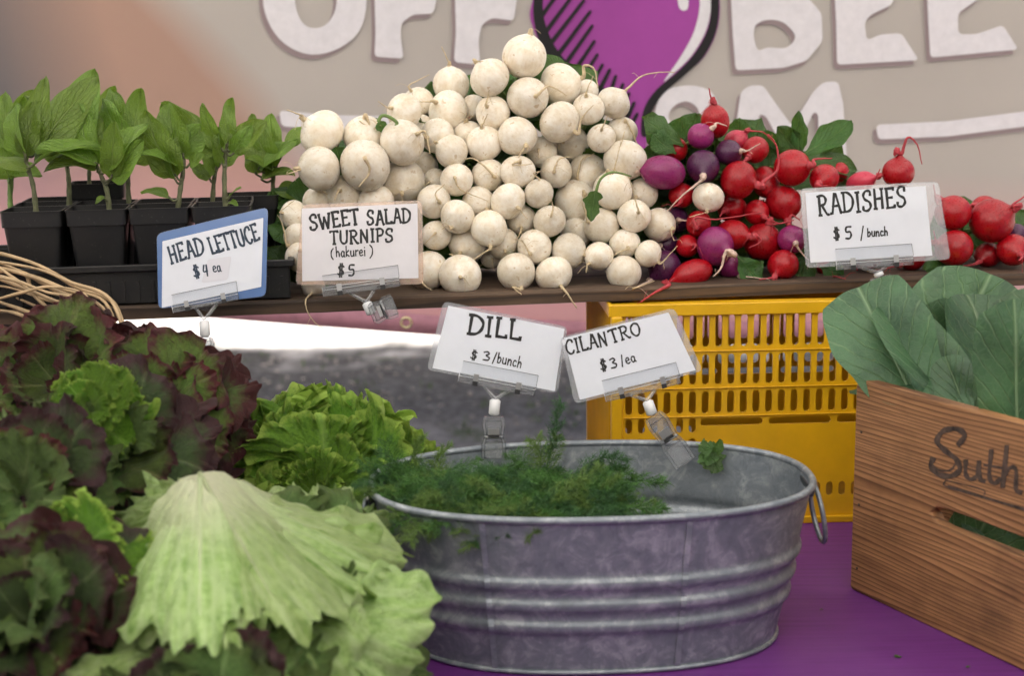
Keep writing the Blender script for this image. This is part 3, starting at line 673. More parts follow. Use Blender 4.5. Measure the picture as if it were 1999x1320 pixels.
def write(M, parent, jobs, mat, name='lettering'):
    """jobs: (text, start px, end px, letter height px, stroke half width px); baseline runs start to end"""
    parts = []; k = 0
    for txt, p0, p1, h, sw in jobs:
        p0, p1 = Vector(p0), Vector(p1); tot = sum(G[c][0] for c in txt)+.12*(len(txt)-1)
        e = (p1-p0); sc = e.length/tot; e.normalize(); up = Vector((e.y, -e.x)); x = 0; rr = random.Random(len(txt)*7+ord(txt[0]))
        for c in txt:
            jy = rr.uniform(-.04, .04)*h; jr = rr.uniform(-.03, .03)
            for st in G[c][1]:
                sw_ = sw*1.15
                sw_ = sw*1.15
                k += 1
                pts = [p0+e*(x+(a+b_*jr)*sc)+up*(b_*h+jy) for a, b_ in st]
                if len(st) > 3 or c in 'SCOU': q = 5
                else: q = 3
                straight = c in 'AEHILNTW' and True
                segs = [pts] if not straight else [[pts[i], pts[i+1]] for i in range(len(pts)-1)]
                for sg in segs: parts.append(ribbon([tuple(v) for v in sg], sw_, lambda v, k=k: M(v.x, v.y, k*1.5e-6), q))
            x += (G[c][0]+.12)*sc
    return mk(name, *join(parts), mat, parent, smooth=False)

# ------------------------------------------------------------------ wooden crate on the right
def pine_crate():
    P0, P1 = WZ(1659, 1150, 0), WZ(1999, 1312, 0); E = (P1-P0).normalized(); N = Vector((-E.y, E.x, 0))   # N points into the crate
    H_ = W(1690, 738, P0.y).z; D_, L_, th = .45, .40, .016
    t = empty('fruit_crate', P0); M = Matrix((E, N, Vector((0, 0, 1)))).transposed().to_4x4(); M.translation = P0; setm(t, M)
    tag(t, 'old brown pine crate with black stamped lettering and a hand slot', 'crate')
    def on(px, py, dep=0):
        d = ray(px, py); q = CO+d*(((P0-N*dep)-CO).dot(N)/d.dot(N)); return (q-P0).dot(E), q.z
    s0, s1 = on(1822, 1000), on(1999, 1062); m0 = ((s0[0]+.0), s0[1])
    x0 = s0[0]; x1 = D_-x0; zc = s0[1]-.002; hh = .0105
    hole = [(x0-.004, zc), (x0+.004, zc+hh*.8), (x0+.02, zc+hh), (x1-.02, zc+hh), (x1-.004, zc+hh*.8), (x1+.004, zc), (x1-.004, zc-hh*.8), (x1-.02, zc-hh), (x0+.02, zc-hh), (x0+.004, zc-hh*.8)]
    def endp(y):
        poly = [(0.0, .004), (.004, 0), (D_-.004, 0), (D_, .004), (D_, H_-.008), (D_-.010, H_), (.010, H_), (0, H_-.008)]
        o = mk('end_panel', *prism(poly, lambda q: (q[0], y, q[1]), lambda q: (q[0], y+th, q[1]), [hole]), M_CRATE, smooth=False); o.parent = t; fixn(o)
        mod = o.modifiers.new('edge', 'BEVEL'); mod.width = .0022; mod.segments = 2; mod.limit_method = 'ANGLE'; mod.angle_limit = R(50)
    endp(0); endp(L_-th)
    for xx in (.0056, D_-.0056):
        for k in range(2):
            o = mk('side_slat', *box((xx, L_/2, H_*(.26+.45*k)), (.009, L_-2*th-.001, H_*.42), bev=.001), M_CRATE, smooth=False); o.parent = t; o.hide_render = False
    for k in range(4):
        o = mk('bottom_slat', *box((D_*(.135+.243*k), L_/2, .007), (D_*.22, L_-2*th-.004, .008), bev=.001), M_CRATE, smooth=False); o.parent = t
    for (nx_, nz_) in ((.012, .03), (.012, .11), (.012, .2)):
        o = mk('nail', *tube([(nx_, -.0006, nz_), (nx_, .002, nz_)], .0018, 8), simple('rusty_nail', (.06, .035, .02), .6)); o.parent = t
    ink = simple('stamp_ink', (.075, .05, .035), .8, nscale=120, namt=.7)
    F_ = lambda a, b_, e=0: P0+E*on(a, b_)[0]-N*(.0005+e)+Vector((0, 0, on(a, b_)[1]))
    def st(P, w, k): return ribbon(P, w*1.02, lambda v: F_(v.x, v.y, k*2e-6), 6)
    parts = [st([(1872, 868), (1884, 850), (1868, 838), (1842, 842), (1830, 862), (1846, 880), (1868, 898), (1874, 918), (1856, 930), (1832, 926), (1818, 910), (1822, 896)], 5.5, 1),
             st([(1818, 905), (1834, 918), (1856, 918), (1866, 905)], 2, 2),
             st([(1886, 900), (1886, 926), (1896, 936), (1908, 928), (1912, 902)], 4.5, 3), st([(1912, 902), (1914, 934), (1922, 940)], 4.5, 4),
             st([(1936, 880), (1932, 930), (1942, 944), (1952, 936)], 4.5, 5), st([(1922, 908), (1956, 914)], 2.6, 6),
             st([(1966, 872), (1958, 950)], 5, 7), st([(1960, 930), (1972, 914), (1984, 918), (1984, 956), (1994, 962)], 4.5, 8),
             st([(1886, 906), (1900, 912), (1930, 918), (1960, 925), (1998, 932)], .9, 13), st([(1886, 914), (1930, 927), (1998, 942)], .9, 14),
             st([(1846, 940), (1844, 948), (1870, 958), (1920, 972), (1999, 996)], 1.6, 9), st([(1846, 938), (1880, 946), (1920, 957), (1922, 966)], 1.2, 10),
             st([(1852, 950), (1925, 972), (2040, 1006)], 2.8, 11)]
    mk('stamped_lettering', *join(parts), ink, t, smooth=False)
    return P0, E, N, H_, D_, L_
CR = pine_crate()
#SECTION3
# ------------------------------------------------------------------ leaves
def leaf_mesh(name, L, Wd, kind='ovate', nu=12, nv=16, ruf=.1, waves=7, jag=0, curl=0., cup=0., fold=0., seed=0, mat=None, twist=0., side=0., petiole=0., frill=0., pleat=0., quilt=0., base_w=.07, ff=2.6):
    """leaf growing along +Y from the origin, upper face +Z; attribute 'edge' is 1 at the margin; uv = (across, along)"""
    rr = random.Random(seed); ph = [rr.uniform(0, 6.28) for _ in range(8)]
    u = np.linspace(-1, 1, nu+1); v = np.linspace(0, 1, nv+1); U, Vv = np.meshgrid(u, v); au = np.abs(U)
    if kind == 'ovate': prof = np.sin(np.pi*np.clip(Vv, 0, 1)**.60)**.62; y = L*Vv
    elif kind == 'spoon': prof = .10+.90*np.sin(np.pi*np.clip((Vv-.05)/.95, 0, 1)**1.5)**.8; prof = np.where(Vv > .97, prof*.8, prof); y = L*Vv*(1-.03*au)
    elif kind == 'round': prof = (.16+.84*np.sqrt(np.clip(1-((Vv-.60)/.62)**2, 0, 1))) * np.clip(Vv/.12+.25, 0, 1); y = L*Vv*(1-.10*au**2)
    else: prof = base_w+(1-base_w)*np.clip(Vv/.78, 0, 1)**.85; y = L*Vv*(1-.34*au**2.4*Vv**1.5)
    x = U*Wd*prof
    phi = np.arctan2(U*1.15, (Vv-.30)*1.25)
    e = 1-(1-au**2.6)*(1-Vv**5)
    if kind in ('ovate', 'round', 'spoon'): e = au**2
    e = e*np.clip(Vv/.15, 0, 1)
    if jag:
        j = jag*(np.sin(phi*waves*2.3+ph[0])*.5+np.sin(phi*waves*5.1+ph[1])*.35+np.sin(phi*waves*1.1+ph[2])*.5)
        if kind == 'fan': y = y+L*j*np.clip(Vv-.5, 0, 1)*e; x = x*(1+j*e*.8)
        else: x = x*(1+j*e)
    z = L*ruf*(e**1.3*np.sin(phi*waves+ph[3])*.6+e**2*np.sin(phi*waves*1.9+ph[4])*.35+e**3*np.sin(phi*waves*3.7+ph[5])*.18)
    if quilt: z += L*quilt*(np.sin(U*13+Vv*7+ph[1])*np.sin(Vv*19-au*9+ph[2])+.6*np.sin(U*27+ph[3])*np.sin(Vv*34-au*14))*np.clip(Vv*3, 0, 1)
    z += L*ruf*.25*np.sin(Vv*9+ph[6]+U*3)*np.clip(Vv*3, 0, 1)
    if pleat:
        z += L*pleat*(np.sin(U*5.5+ph[0]+Vv*1.2)+.55*np.sin(U*11+ph[1]-Vv*2)+.3*np.sin(U*19+ph[2]))*np.clip(Vv*1.6, 0, 1)*(.6+.4*Vv)
    if frill:
        a = phi*waves*ff+ph[7]; q = e**2.5
        x = x+L*frill*q*np.cos(a*1.0)*.5*np.cos(phi); y = y+L*frill*q*np.cos(a+1.2)*.35
        z = z+L*frill*q*(np.sin(a)+.6*np.sin(a*2.3+1)+.35*np.sin(a*4.1+2))
    z += cup*x*x/max(Wd, 1e-6) - fold*np.abs(x)*-1
    x = x+side*L*Vv**2
    an = curl*np.clip(y/L, 0, 1.3)**1.35; ys = y/L
    # integrate the bend
    tt = np.linspace(0, 1.4, 60); aa = curl*np.clip(tt, 0, 1.3)**1.35
    cy = np.concatenate([[0], np.cumsum(np.cos(aa[:-1])*(tt[1]-tt[0]))]); cz = np.concatenate([[0], np.cumsum(np.sin(aa[:-1])*(tt[1]-tt[0]))])
    by = np.interp(ys, tt, cy)*L; bz = np.interp(ys, tt, cz)*L
    Y = by-z*np.sin(an); Z = bz+z*np.cos(an); X = x
    if twist:
        tw = twist*Vv; X, Z = X*np.cos(tw)-Z*np.sin(tw)*.3, Z+x*np.sin(tw)
    P = np.stack([X, Y, Z], -1).reshape(-1, 3); P[:, 1] += petiole
    uv = np.stack([U, Vv], -1).reshape(-1, 2); ed = e.reshape(-1)
    F = [(j*(nu+1)+i, j*(nu+1)+i+1, (j+1)*(nu+1)+i+1, (j+1)*(nu+1)+i) for j in range(nv) for i in range(nu)]
    V = P.tolist()
    # midrib / petiole as a thin raised tube under the leaf
    mid = nu//2; pts = [Vector((0, 0, 0))] if petiole else []
    pts += [Vector(P[j*(nu+1)+mid])-Vector((0, 0, L*.004)) for j in range(0, nv-1, 2)]
    rad = [L*.016*(1-.85*i/len(pts)) for i in range(len(pts))]
    tv, tf = tube(pts, rad, 5); o = len(V); V += [tuple(q) for q in tv]; F += [tuple(i+o for i in f) for f in tf]
    uv = np.concatenate([uv, np.tile([[.4 if pleat else 0, .3]], (len(tv), 1))]); ed = np.concatenate([ed, np.zeros(len(tv))])
    me = bpy.data.meshes.new(name); me.from_pydata(V, [], F)
    l = me.uv_layers.new(name='UVMap'); vi = np.empty(len(me.loops), dtype=np.int32); me.loops.foreach_get('vertex_index', vi)
    l.data.foreach_set('uv', uv[vi].ravel()); at = me.attributes.new('edge', 'FLOAT', 'POINT'); at.data.foreach_set('value', ed.astype(np.float32))
    me.shade_smooth(); me.materials.append(mat); return me
def put(name, me, parent, base, ydir, zdir, s=1.0, sx=1.0):
    o = bpy.data.objects.new(name, me); COL.objects.link(o)
    M = frame(ydir, zdir) @ Matrix.Diagonal((s*sx, s, s, 1)); M.translation = base
    if parent is not None: adopt(o, parent)
    o.matrix_basis = M
    return o
def leaf_to(name, parent, base, tip, nrm, wid, mat, **k):
    base, tip = Vector(base), Vector(tip); d = tip-base
    me = leaf_mesh(name, d.length, wid, mat=mat, **k)
    return put(name, me, parent, base, d, nrm)

# ------------------------------------------------------------------ turnips and radishes
def bulb_mesh(name, seed, taper, dent=.0, wob=.03, mat=None, squash=1., nu=36, nv=24):
    rr = np.random.RandomState(seed); K = rr.uniform(-1, 1, (5, 3))*1.8; pz = rr.uniform(0, 6.3, 5)
    V = []; F = []
    for j in range(nv+1):
        th = math.pi*j/nv
        for i in range(nu if 0 < j < nv else 1):
            a = 2*math.pi*i/nu; r_ = math.sin(th); z = math.cos(th)*squash
            d = np.array([r_*math.cos(a), r_*math.sin(a), z])
            w = 1+wob*sum(math.sin(K[k] @ d+pz[k]) for k in range(5))/2
            if th < .62:
                q = (1-th/.62); z += taper*q**2.2; r_ *= 1-.15*q*(taper > .2)
            if th > 2.75: z += (.14*((th-2.75)/.39)**2)
            V.append((r_*math.cos(a)*w, r_*math.sin(a)*w, z*w))
    idx = lambda j, i: 0 if j == 0 else (1+(nv-1)*nu if j == nv else 1+(j-1)*nu+i % nu)
    for j in range(nv):
        for i in range(nu):
            q = [idx(j, i), idx(j+1, i), idx(j+1, i+1), idx(j, i+1)]; f = []
            for x in q:
                if x not in f: f.append(x)
            F.append(tuple(f))
    me = bpy.data.meshes.new(name); me.from_pydata(V, [], F); me.shade_smooth(); me.materials.append(mat); return me
TM = [bulb_mesh('turnip', s, .10+.04*(s % 3), wob=.055, mat=M_TURN, squash=(.95, .86, 1.0, .90, .97, .84, .92, 1.03, .88)[s]) for s in range(9)]
RM = {}
for kk, mm in (('r', M_RED), ('k', M_PINK), ('p', M_PURP), ('d', M_DPUR), ('w', M_TURN)):
    RM[kk] = [bulb_mesh('radish', s+20, .30+.06*s, wob=.04, mat=mm) for s in range(3)]
GL = [leaf_mesh('leaf', .13, .028+.006*s, 'spoon', 8, 12, .10, 4, .12, curl=.5+.5*s, seed=s, mat=M_GRN) for s in range(5)]
# (x, y, radius, layer, root attach dx,dy in radii or None, root end points, label)
T = [
(1024,111,42,0,(.25,-.95),[(1036,88),(1020,112)],'topmost white turnip crowning the whole pile'),
(956,153,37,0,(-.7,-.85),[(928,118),(945,120)],'white turnip just below and left of the topmost one'),
(1031,191,39,0,(.35,-.1),[(1072,168),(1106,186)],'white turnip directly under the topmost one with a root curving right'),
(1093,167,39,1,(.95,-.35),[(1140,128),(1160,135),(1167,172)],'white turnip with a hooked root beside the purple beet print'),
(878,163,33,0,(0,-1.0),[(876,120),(862,90)],'upright white turnip with its root pointing straight up left of the peak'),
(873,216,37,0,(-.55,-.4),[(838,198),(820,198)],'scarred white turnip beneath the one whose root points straight up'),
(962,222,33,0,(-.3,-.4),[(952,190),(955,175)],'freckled white turnip hanging below the second highest one'),
(925,210,24,2,None,0,'small white turnip half hidden behind the freckled one near the peak'),
(915,262,26,1,(-.1,-.8),[(905,240),(918,222)],'small white turnip with a looped root stub under the scarred one'),
(818,200,29,1,(-.45,-.7),[(800,165),(838,145)],'white turnip on the upper left slope with a long root reaching right'),
(791,218,33,0,(-.7,-.2),[(760,212),(738,197)],'white turnip on the left slope beside a curled green stalk'),
(823,248,24,1,None,0,'small white turnip tucked between two larger ones on the left slope'),
(786,279,41,0,(.6,-.35),[(830,258),(840,300)],'large white turnip with a brown root bending down its right side'),
(710,262,38,0,(.1,-.75),[(720,245),(700,235)],'white turnip left of the curled green stalk with a tiny root curl'),
(628,259,41,0,(-.75,-.6),[(590,225),(560,214)],'outermost high white turnip beside the seedlings with its root pointing left'),
(625,328,42,0,(-.9,0),[(588,330),(560,340)],'white turnip under the outermost one with its root curling left'),
(713,325,46,0,(0,-.25),[(722,335),(700,365)],'largest white turnip with a thick root hanging down its face'),
(785,354,39,1,None,0,'smooth white turnip low right of the largest one'),
(826,326,28,2,None,0,'shaded white turnip set back beside a dark gap left of the middle'),
(856,264,32,0,(-.6,.1),[(830,262),(812,300)],'white turnip left of the middle whose thin root falls to its lower left'),
(881,296,31,0,(-.8,-.5),[(856,280),(862,310)],'white turnip ringed by a thin root curl left of the middle'),
(945,280,33,0,(-.1,-.8),[(944,240),(952,222)],'glossy white turnip under the freckled one'),
(1012,265,36,0,(.35,.45),[(1024,288),(1012,308)],'white turnip in the upper middle with a root hanging from its front'),
(1092,240,38,0,(.75,.4),[(1135,232),(1158,205)],'white turnip with one brown eye spot below the hooked root one'),
(1148,214,31,0,(-.1,-.75),[(1146,175),(1158,148)],'white turnip whose root rises like a thread right of the peak'),
(1143,178,22,2,None,0,'small white turnip peeping out behind the right shoulder of the pile'),
(1198,200,29,0,(.75,-.75),[(1260,145),(1318,140)],'white turnip at the right shoulder with a long root over the purple print'),
(1175,269,27,0,(0,-.5),[(1180,240),(1186,225)],'small round white turnip below the right shoulder'),
(1215,257,28,1,(.2,-.6),[(1236,262),(1252,300)],'white turnip next to the first radish leaves draped with hairy roots'),
(1116,280,33,1,None,0,'blotched white turnip half behind the brown eyed one'),
(1056,298,28,1,None,0,'white turnip wedged in the upper middle behind its neighbours'),
(953,340,30,0,(.3,.1),[(930,312),(906,310)],'white turnip with a fine root running left across its top'),
(1011,334,31,0,(.1,-.5),[(1000,322),(1038,320)],'plain white turnip in the centre of the pile'),
(1085,335,30,1,(-.1,0),[(1092,310),(1118,306)],'white turnip crossed by thin dirty roots near the centre'),
(1148,337,35,1,(-.45,.2),[(1136,312),(1160,300)],'dull white turnip behind the green stem on the right side'),
(1221,312,37,0,(-.1,.9),[(1200,330),(1220,256)],'large white turnip bordering the oval purple radish'),
(1196,373,37,0,(-.2,-.85),[(1196,340),(1210,285)],'white turnip with a green stem arching over its top'),
(1253,378,28,1,None,0,'brownish white turnip behind the arched stem one, next to the radishes'),
(892,351,31,0,(-.1,-.1),[(900,370),(952,392)],'white turnip with a root sweeping right toward the centre'),
(850,352,21,2,None,0,'small shaded white turnip in the gap left of the centre'),
(847,391,31,0,(.3,.1),[(850,378),(868,360)],'white turnip just right of the paper sign top corner'),
(672,378,32,1,None,0,'white turnip partly behind the top edge of the sweet turnip sign'),
(735,395,34,1,None,0,'white turnip mostly hidden behind the middle of the sweet turnip sign'),
(619,393,27,2,(0,-.6),[(625,372),(648,384)],'dim white turnip with wispy roots above the sign corner'),
(573,418,25,0,(-.7,-.1),[(548,412),(575,390)],'small white turnip at the left end touching the black tray'),
(580,462,26,0,(-.6,.5),[(552,440),(542,420)],'white turnip at the left end under the small tray side one'),
(586,503,28,0,(.0,-.4),[(600,497),(622,498)],'lowest white turnip peeking out left of the turnip sign'),
(612,560,22,0,(-.2,.5),[(596,590),(610,625),(652,656)],'white turnip peeping below the sign with a very long dangling root'),
(892,422,31,0,(-.3,.6),[(875,440),(862,448)],'white turnip with a snapped root tip left of the centre'),
(936,394,30,0,(.4,.4),[(945,412),(968,408)],'white turnip with a crusty root end in the centre left'),
(992,392,32,0,(.55,.4),[(1015,410),(1030,428)],'tan scarred white turnip in the centre with a tangled root'),
(1022,374,20,2,None,0,'little shaded white turnip behind the centre of the pile'),
(1053,378,26,0,(0,-.8),[(1042,338),(1054,335)],'small white turnip with two short root threads on top'),
(1123,394,37,1,(.4,-.3),[(1138,375),(1148,430)],'broad white turnip left of the torn green leaf'),
(1173,441,34,0,(-.6,-.2),[(1146,428),(1136,395)],'pitted white turnip below the torn green leaf'),
(1239,421,30,0,(.2,-.2),[(1240,390),(1228,345)],'white turnip with a long root climbing up to its neighbour'),
(1287,438,32,1,(.7,.2),[(1310,450),(1316,470)],'white turnip touching the red radishes at mid height'),
(852,458,27,1,None,0,'white turnip beside the right edge of the turnip sign'),
(952,449,33,0,(.1,.85),[(950,490),(918,512)],'white turnip with a root slanting down to the lower left'),
(912,477,33,1,None,0,'dull white turnip behind the one with the slanting root'),
(1017,428,28,1,None,0,'mottled white turnip between the small two thread one and the centre'),
(1074,432,29,0,(.05,-.3),[(1080,405),(1076,390)],'white turnip covered with scratchy fine roots low in the middle'),
(1124,455,28,1,None,0,'white turnip half hidden to the left of the pitted one'),
(981,476,29,1,None,0,'white turnip sunk in the shade low in the middle'),
(960,502,20,2,None,0,'small dark shaded white turnip deep in the lower gap'),
(1043,483,33,0,(-.2,.3),[(1028,484),(1018,468)],'white turnip with a kinked root on its face above the bottom row'),
(1110,490,33,0,(.8,.2),[(1150,490),(1166,475)],'smooth white turnip above the bottom row with a root pointing right'),
(1168,499,26,0,(-.6,.5),[(1146,518),(1144,532)],'small white turnip with a short hanging root above the bottom row'),
(1220,475,27,0,(.2,.3),[(1215,490),(1180,508)],'white turnip with a root crossing left over the small one'),
(1265,494,26,0,(.7,.6),[(1300,505),(1322,480)],'egg shaped white turnip beside the lowest purple radish'),
(838,528,36,1,None,0,'large white turnip on the shelf just right of the turnip sign'),
(899,537,36,0,(0,.1),[(903,542),(908,544)],'big dimpled white turnip standing alone on the shelf front'),
(1008,531,36,0,(.2,.75),[(1000,560),(1018,575)],'white turnip in the bottom row right of the dark gap'),
(1079,535,34,0,(.4,.6),[(1105,570),(1125,600),(1118,590)],'bottom row white turnip with a looped root hanging over the plank edge'),
(1218,533,33,0,(.3,.75),[(1240,562),(1278,548)],'bottom row white turnip closest to the red radishes'),
]
# colour key, x, y, rx, ry, layer, attach, root points, label
RD = [
('r',1396,238,26,32,0,(-.1,-.9),[(1390,200),(1384,172)],'topmost red radish standing upright with its root in the air'),
('p',1368,266,25,25,0,(.7,-.5),[(1400,240),(1420,246)],'light purple radish just below the topmost red one'),
('r',1319,291,24,23,1,(-.9,-.2),[(1288,284),(1278,282)],'small red radish among the leaves beside the turnips'),
('p',1296,336,42,31,0,(-.95,-.1),[(1248,330),(1226,318)],'long oval purple radish lying on its side against the turnips'),
('d',1373,325,31,32,0,(.0,.45),[(1370,352),(1336,378),(1302,412)],'dark purple radish with a forked pale root hanging down'),
('d',1422,298,25,25,0,(.75,-.1),[(1456,295),(1484,280)],'dark purple radish with a white root pointing right'),
('k',1437,277,23,22,1,(.7,-.7),[(1456,255),(1490,258),(1512,280)],'pink radish with a long thread root arching over its neighbours'),
('r',1474,292,25,28,1,None,0,'muted red radish behind the dark purple and pink ones'),
('r',1442,350,35,35,0,(.85,.25),[(1490,355),(1518,330),(1516,285),(1500,262)],'large glossy red radish with a thick pink root curving upward'),
('r',1494,355,25,33,1,(.3,.7),[(1510,375),(1560,388)],'dark red radish behind the thick curved pink root'),
('r',1547,327,34,35,0,(.75,-.1),[(1590,311),(1624,309)],'big red radish with white scars and a straight root pointing right'),
('r',1608,348,34,26,0,None,0,'red radish resting above the upper corner of the radish sign'),
('r',1636,336,22,20,2,None,0,'red radish half behind the torn leaf above the radish sign'),
('k',1680,356,30,20,1,(.8,-.3),[(1712,345),(1718,330)],'pale red radish just over the top edge of the radish sign'),
('r',1754,336,29,30,0,(-.1,-.95),[(1760,300),(1772,268),(1790,282),(1800,320)],'lone red radish on top with roots looping above the radish sign'),
('r',1330,381,24,23,1,None,0,'small red radish shaded under the dark purple one'),
('w',1384,385,28,29,0,(-.1,.8),[(1378,415),(1345,424)],'single white turnip lying among the red radishes'),
('r',1430,407,34,26,1,None,0,'long red radish right of the lone white turnip'),
('r',1477,414,23,25,1,None,0,'small red radish in the middle of the radish heap'),
('r',1530,396,34,34,1,(.2,.8),[(1545,420),(1562,430)],'dark red radish half behind the left edge of the radish sign'),
('r',1363,436,27,24,0,(-.1,.2),[(1358,425),(1400,428),(1490,414)],'red radish with a pale root running right beneath the white one'),
('r',1430,458,33,28,0,(.8,.1),[(1470,455),(1486,470),(1462,484)],'red radish with a hooked pale root right of its centre'),
('r',1342,480,22,22,0,None,0,'round small red radish left of the large purple one'),
('p',1396,480,36,36,0,(.65,.3),[(1418,490),(1408,522),(1392,540)],'large purple radish low in the heap with a white root hanging'),
('r',1488,472,34,36,1,(.3,-.8),[(1508,438),(1550,430)],'large red radish left of the pale purple one'),
('p',1546,468,27,27,0,(.2,.2),[(1555,480),(1570,500),(1580,508)],'pale purple radish touching the left edge of the radish sign'),
('p',1424,518,25,26,1,(.6,.6),[(1446,540),(1500,545)],'purple radish under the large purple one on the shelf'),
('d',1298,522,32,31,1,(-.7,.6),[(1270,548),(1240,562)],'dark purple radish on the shelf beside the last turnip'),
('r',1352,534,40,25,0,(-.9,.35),[(1306,556),(1280,570),(1250,590)],'bright red radish lying on the plank with a long root over the edge'),
('r',1528,518,30,28,0,(-.4,.6),[(1510,542),(1482,546)],'red radish resting on the shelf left of the radish sign'),
('d',1320,430,24,26,2,None,0,'very dark radish in the shadow right of the turnips'),
('d',1300,478,24,24,2,None,0,'dark radish hidden in shade above the lowest purple one'),
('r',1614,523,22,18,1,(.3,.6),[(1630,540),(1650,545)],'red radish peeping out under the radish sign clip'),
('r',1780,500,26,26,1,(-.6,.5),[(1750,520),(1700,530)],'red radish behind the lower right corner of the radish sign'),
('r',1860,416,34,34,0,(-.6,-.6),[(1830,400),(1822,360)],'red radish just right of the radish sign'),
('r',1861,485,36,34,0,(-.7,-.2),[(1828,478),(1822,450)],'red radish behind the clear sign margin with one white scar'),
('r',1935,432,42,40,0,(.8,-.5),[(1975,402),(1999,384)],'large dark red radish near the shelf end with its root rising'),
('r',1922,408,30,25,1,None,0,'red radish hidden behind the large dark red one'),
('r',1929,497,27,24,1,None,0,'small red radish just above the broad collard leaf'),
('r',1977,488,30,30,0,None,0,'red radish at the far end of the shelf'),
('d',1984,460,24,22,1,None,0,'dull purple radish behind the last red one'),
('r',1655,425,34,34,1,None,0,'red radish hidden behind the radish sign card'),
('r',1725,425,34,34,1,None,0,'red radish covered by the right half of the radish sign'),
('r',1690,492,34,34,1,None,0,'red radish resting on the shelf behind the radish sign'),
]
def pile(items, z_of):
    B = []
    for it in items:
        x, y, rx, ry, lay = it[:5]
        # rest height above the plank decides how far back the bulb lies
        b_ = .048
        for _ in range(6):
            p = splane(x, y, b_); b_ = .045+max(0, p.z-SZ-.03)*.42+lay*.030
        B.append([p, b_, (rx+ry)/2*1.085*MPP(p), x, y, (rx+ry)/2*1.085])
    for k in range(80):
        for i in range(len(B)):
            for j in range(i):
                a, c = B[i], B[j]; d = (a[0]-c[0]).length; w = (a[2]+c[2])*.90
                if d < w:
                    back = a if a[1] >= c[1] else c
                    back[1] += (w-d)*.35+.0005; back[0] = splane(back[3], back[4], back[1]); back[2] = back[5]*MPP(back[0])
    return B
def WZB(a, b_): return (WZ(a, b_, SZ+.002)-SA).dot(SN)
def add_roots(o, p, r_, d, pts, x, y, mat, seed, fat=1.):
    rr = random.Random(seed); start = p+d*r_*1.0; P = [p+d*r_*.9, start+d*r_*.16]
    if pts:
        b0 = (p-SA).dot(SN)-r_*.9
        bb = (start-SA).dot(SN)
        for k, (a, b_) in enumerate(pts):
            q = splane(a, b_, bb-(.006 if k else .003))
            if q.z < SZ+.0015: q = splane(a, b_, max(-.006, min(bb, WZB(a, b_)))) if WZB(a, b_) > 0 else splane(a, b_, -.006)
            P.append(q)
    else:
        s = Vector((rr.uniform(-1, 1), rr.uniform(-.6, .1), rr.uniform(-1, .3))); P += [start+d*r_*.35+s*r_*.25, start+d*r_*.4+s*r_*.7]
    Q = smoothpts(P, 7); n = len(Q)
    Q = [q+Vector((rr.uniform(-1, 1), rr.uniform(-1, 1), rr.uniform(-1, 1)))*.0004 for q in Q]
    rad = [max(.0005, r_*(.11*fat*(1-i/n)**1.8+.024)) for i in range(n)]
    parts = [tube(Q, rad, 6)]
    for k in range(rr.randint(1, 4)):      # side hairs
        i = rr.randint(4, n-1); q = Q[i]; e = Vector((rr.uniform(-1, 1), rr.uniform(-.5, .3), rr.uniform(-1, .6))).normalized()*rr.uniform(.006, .022)
        parts.append(tube(smoothpts([q, q+e*.5+Vector((0, 0, .002)), q+e+Vector((rr.uniform(-.004, .004), 0, -.003))], 4), .00032, 4))
    V, F = join(parts); c = mk('taproot', V, F, mat); adopt(c, o)
def stalks(o, p, r_, d, seed, leaves=2):
    rr = random.Random(seed+99)
    back = (-d*.4+SN*1.0+Vector((0, 0, -.25))).normalized()
    base = p-d*r_*.80
    for k in range(2):
        e = (back+Vector((rr.uniform(-.25, .25), rr.uniform(0, .2), rr.uniform(-.15, .15)))).normalized()
        me = GLS; c = put('stalk', me, o, base, e, Vector((0, 0, 1)), 1)
    for k in range(leaves):
        e = (back+Vector((rr.uniform(-.5, .5), rr.uniform(0, .3), rr.uniform(-.5, .1)))).normalized()
        put('leaf', GL[rr.randrange(5)], o, base+e*.02, e, Vector((rr.uniform(-.5, .5), -.6, 1)), rr.uniform(.7, .95))
GLS = bpy.data.meshes.new('stalk'); _v, _f = tube(smoothpts([(0, 0, 0), (.002, .03, .003), (0, .07, -.004)], 4), [.0035-.0002*i for i in range(9)], 6); GLS.from_pydata([tuple(q) for q in _v], [], _f); GLS.shade_smooth(); GLS.materials.append(M_STEM)
TI = [(x, y, r_, r_, lay, at, pts, lab, 't') for x, y, r_, lay, at, pts, lab in T]
RI = [(x, y, rx, ry, lay, at, pts, lab, k) for k, x, y, rx, ry, lay, at, pts, lab in RD]
AI = TI+RI
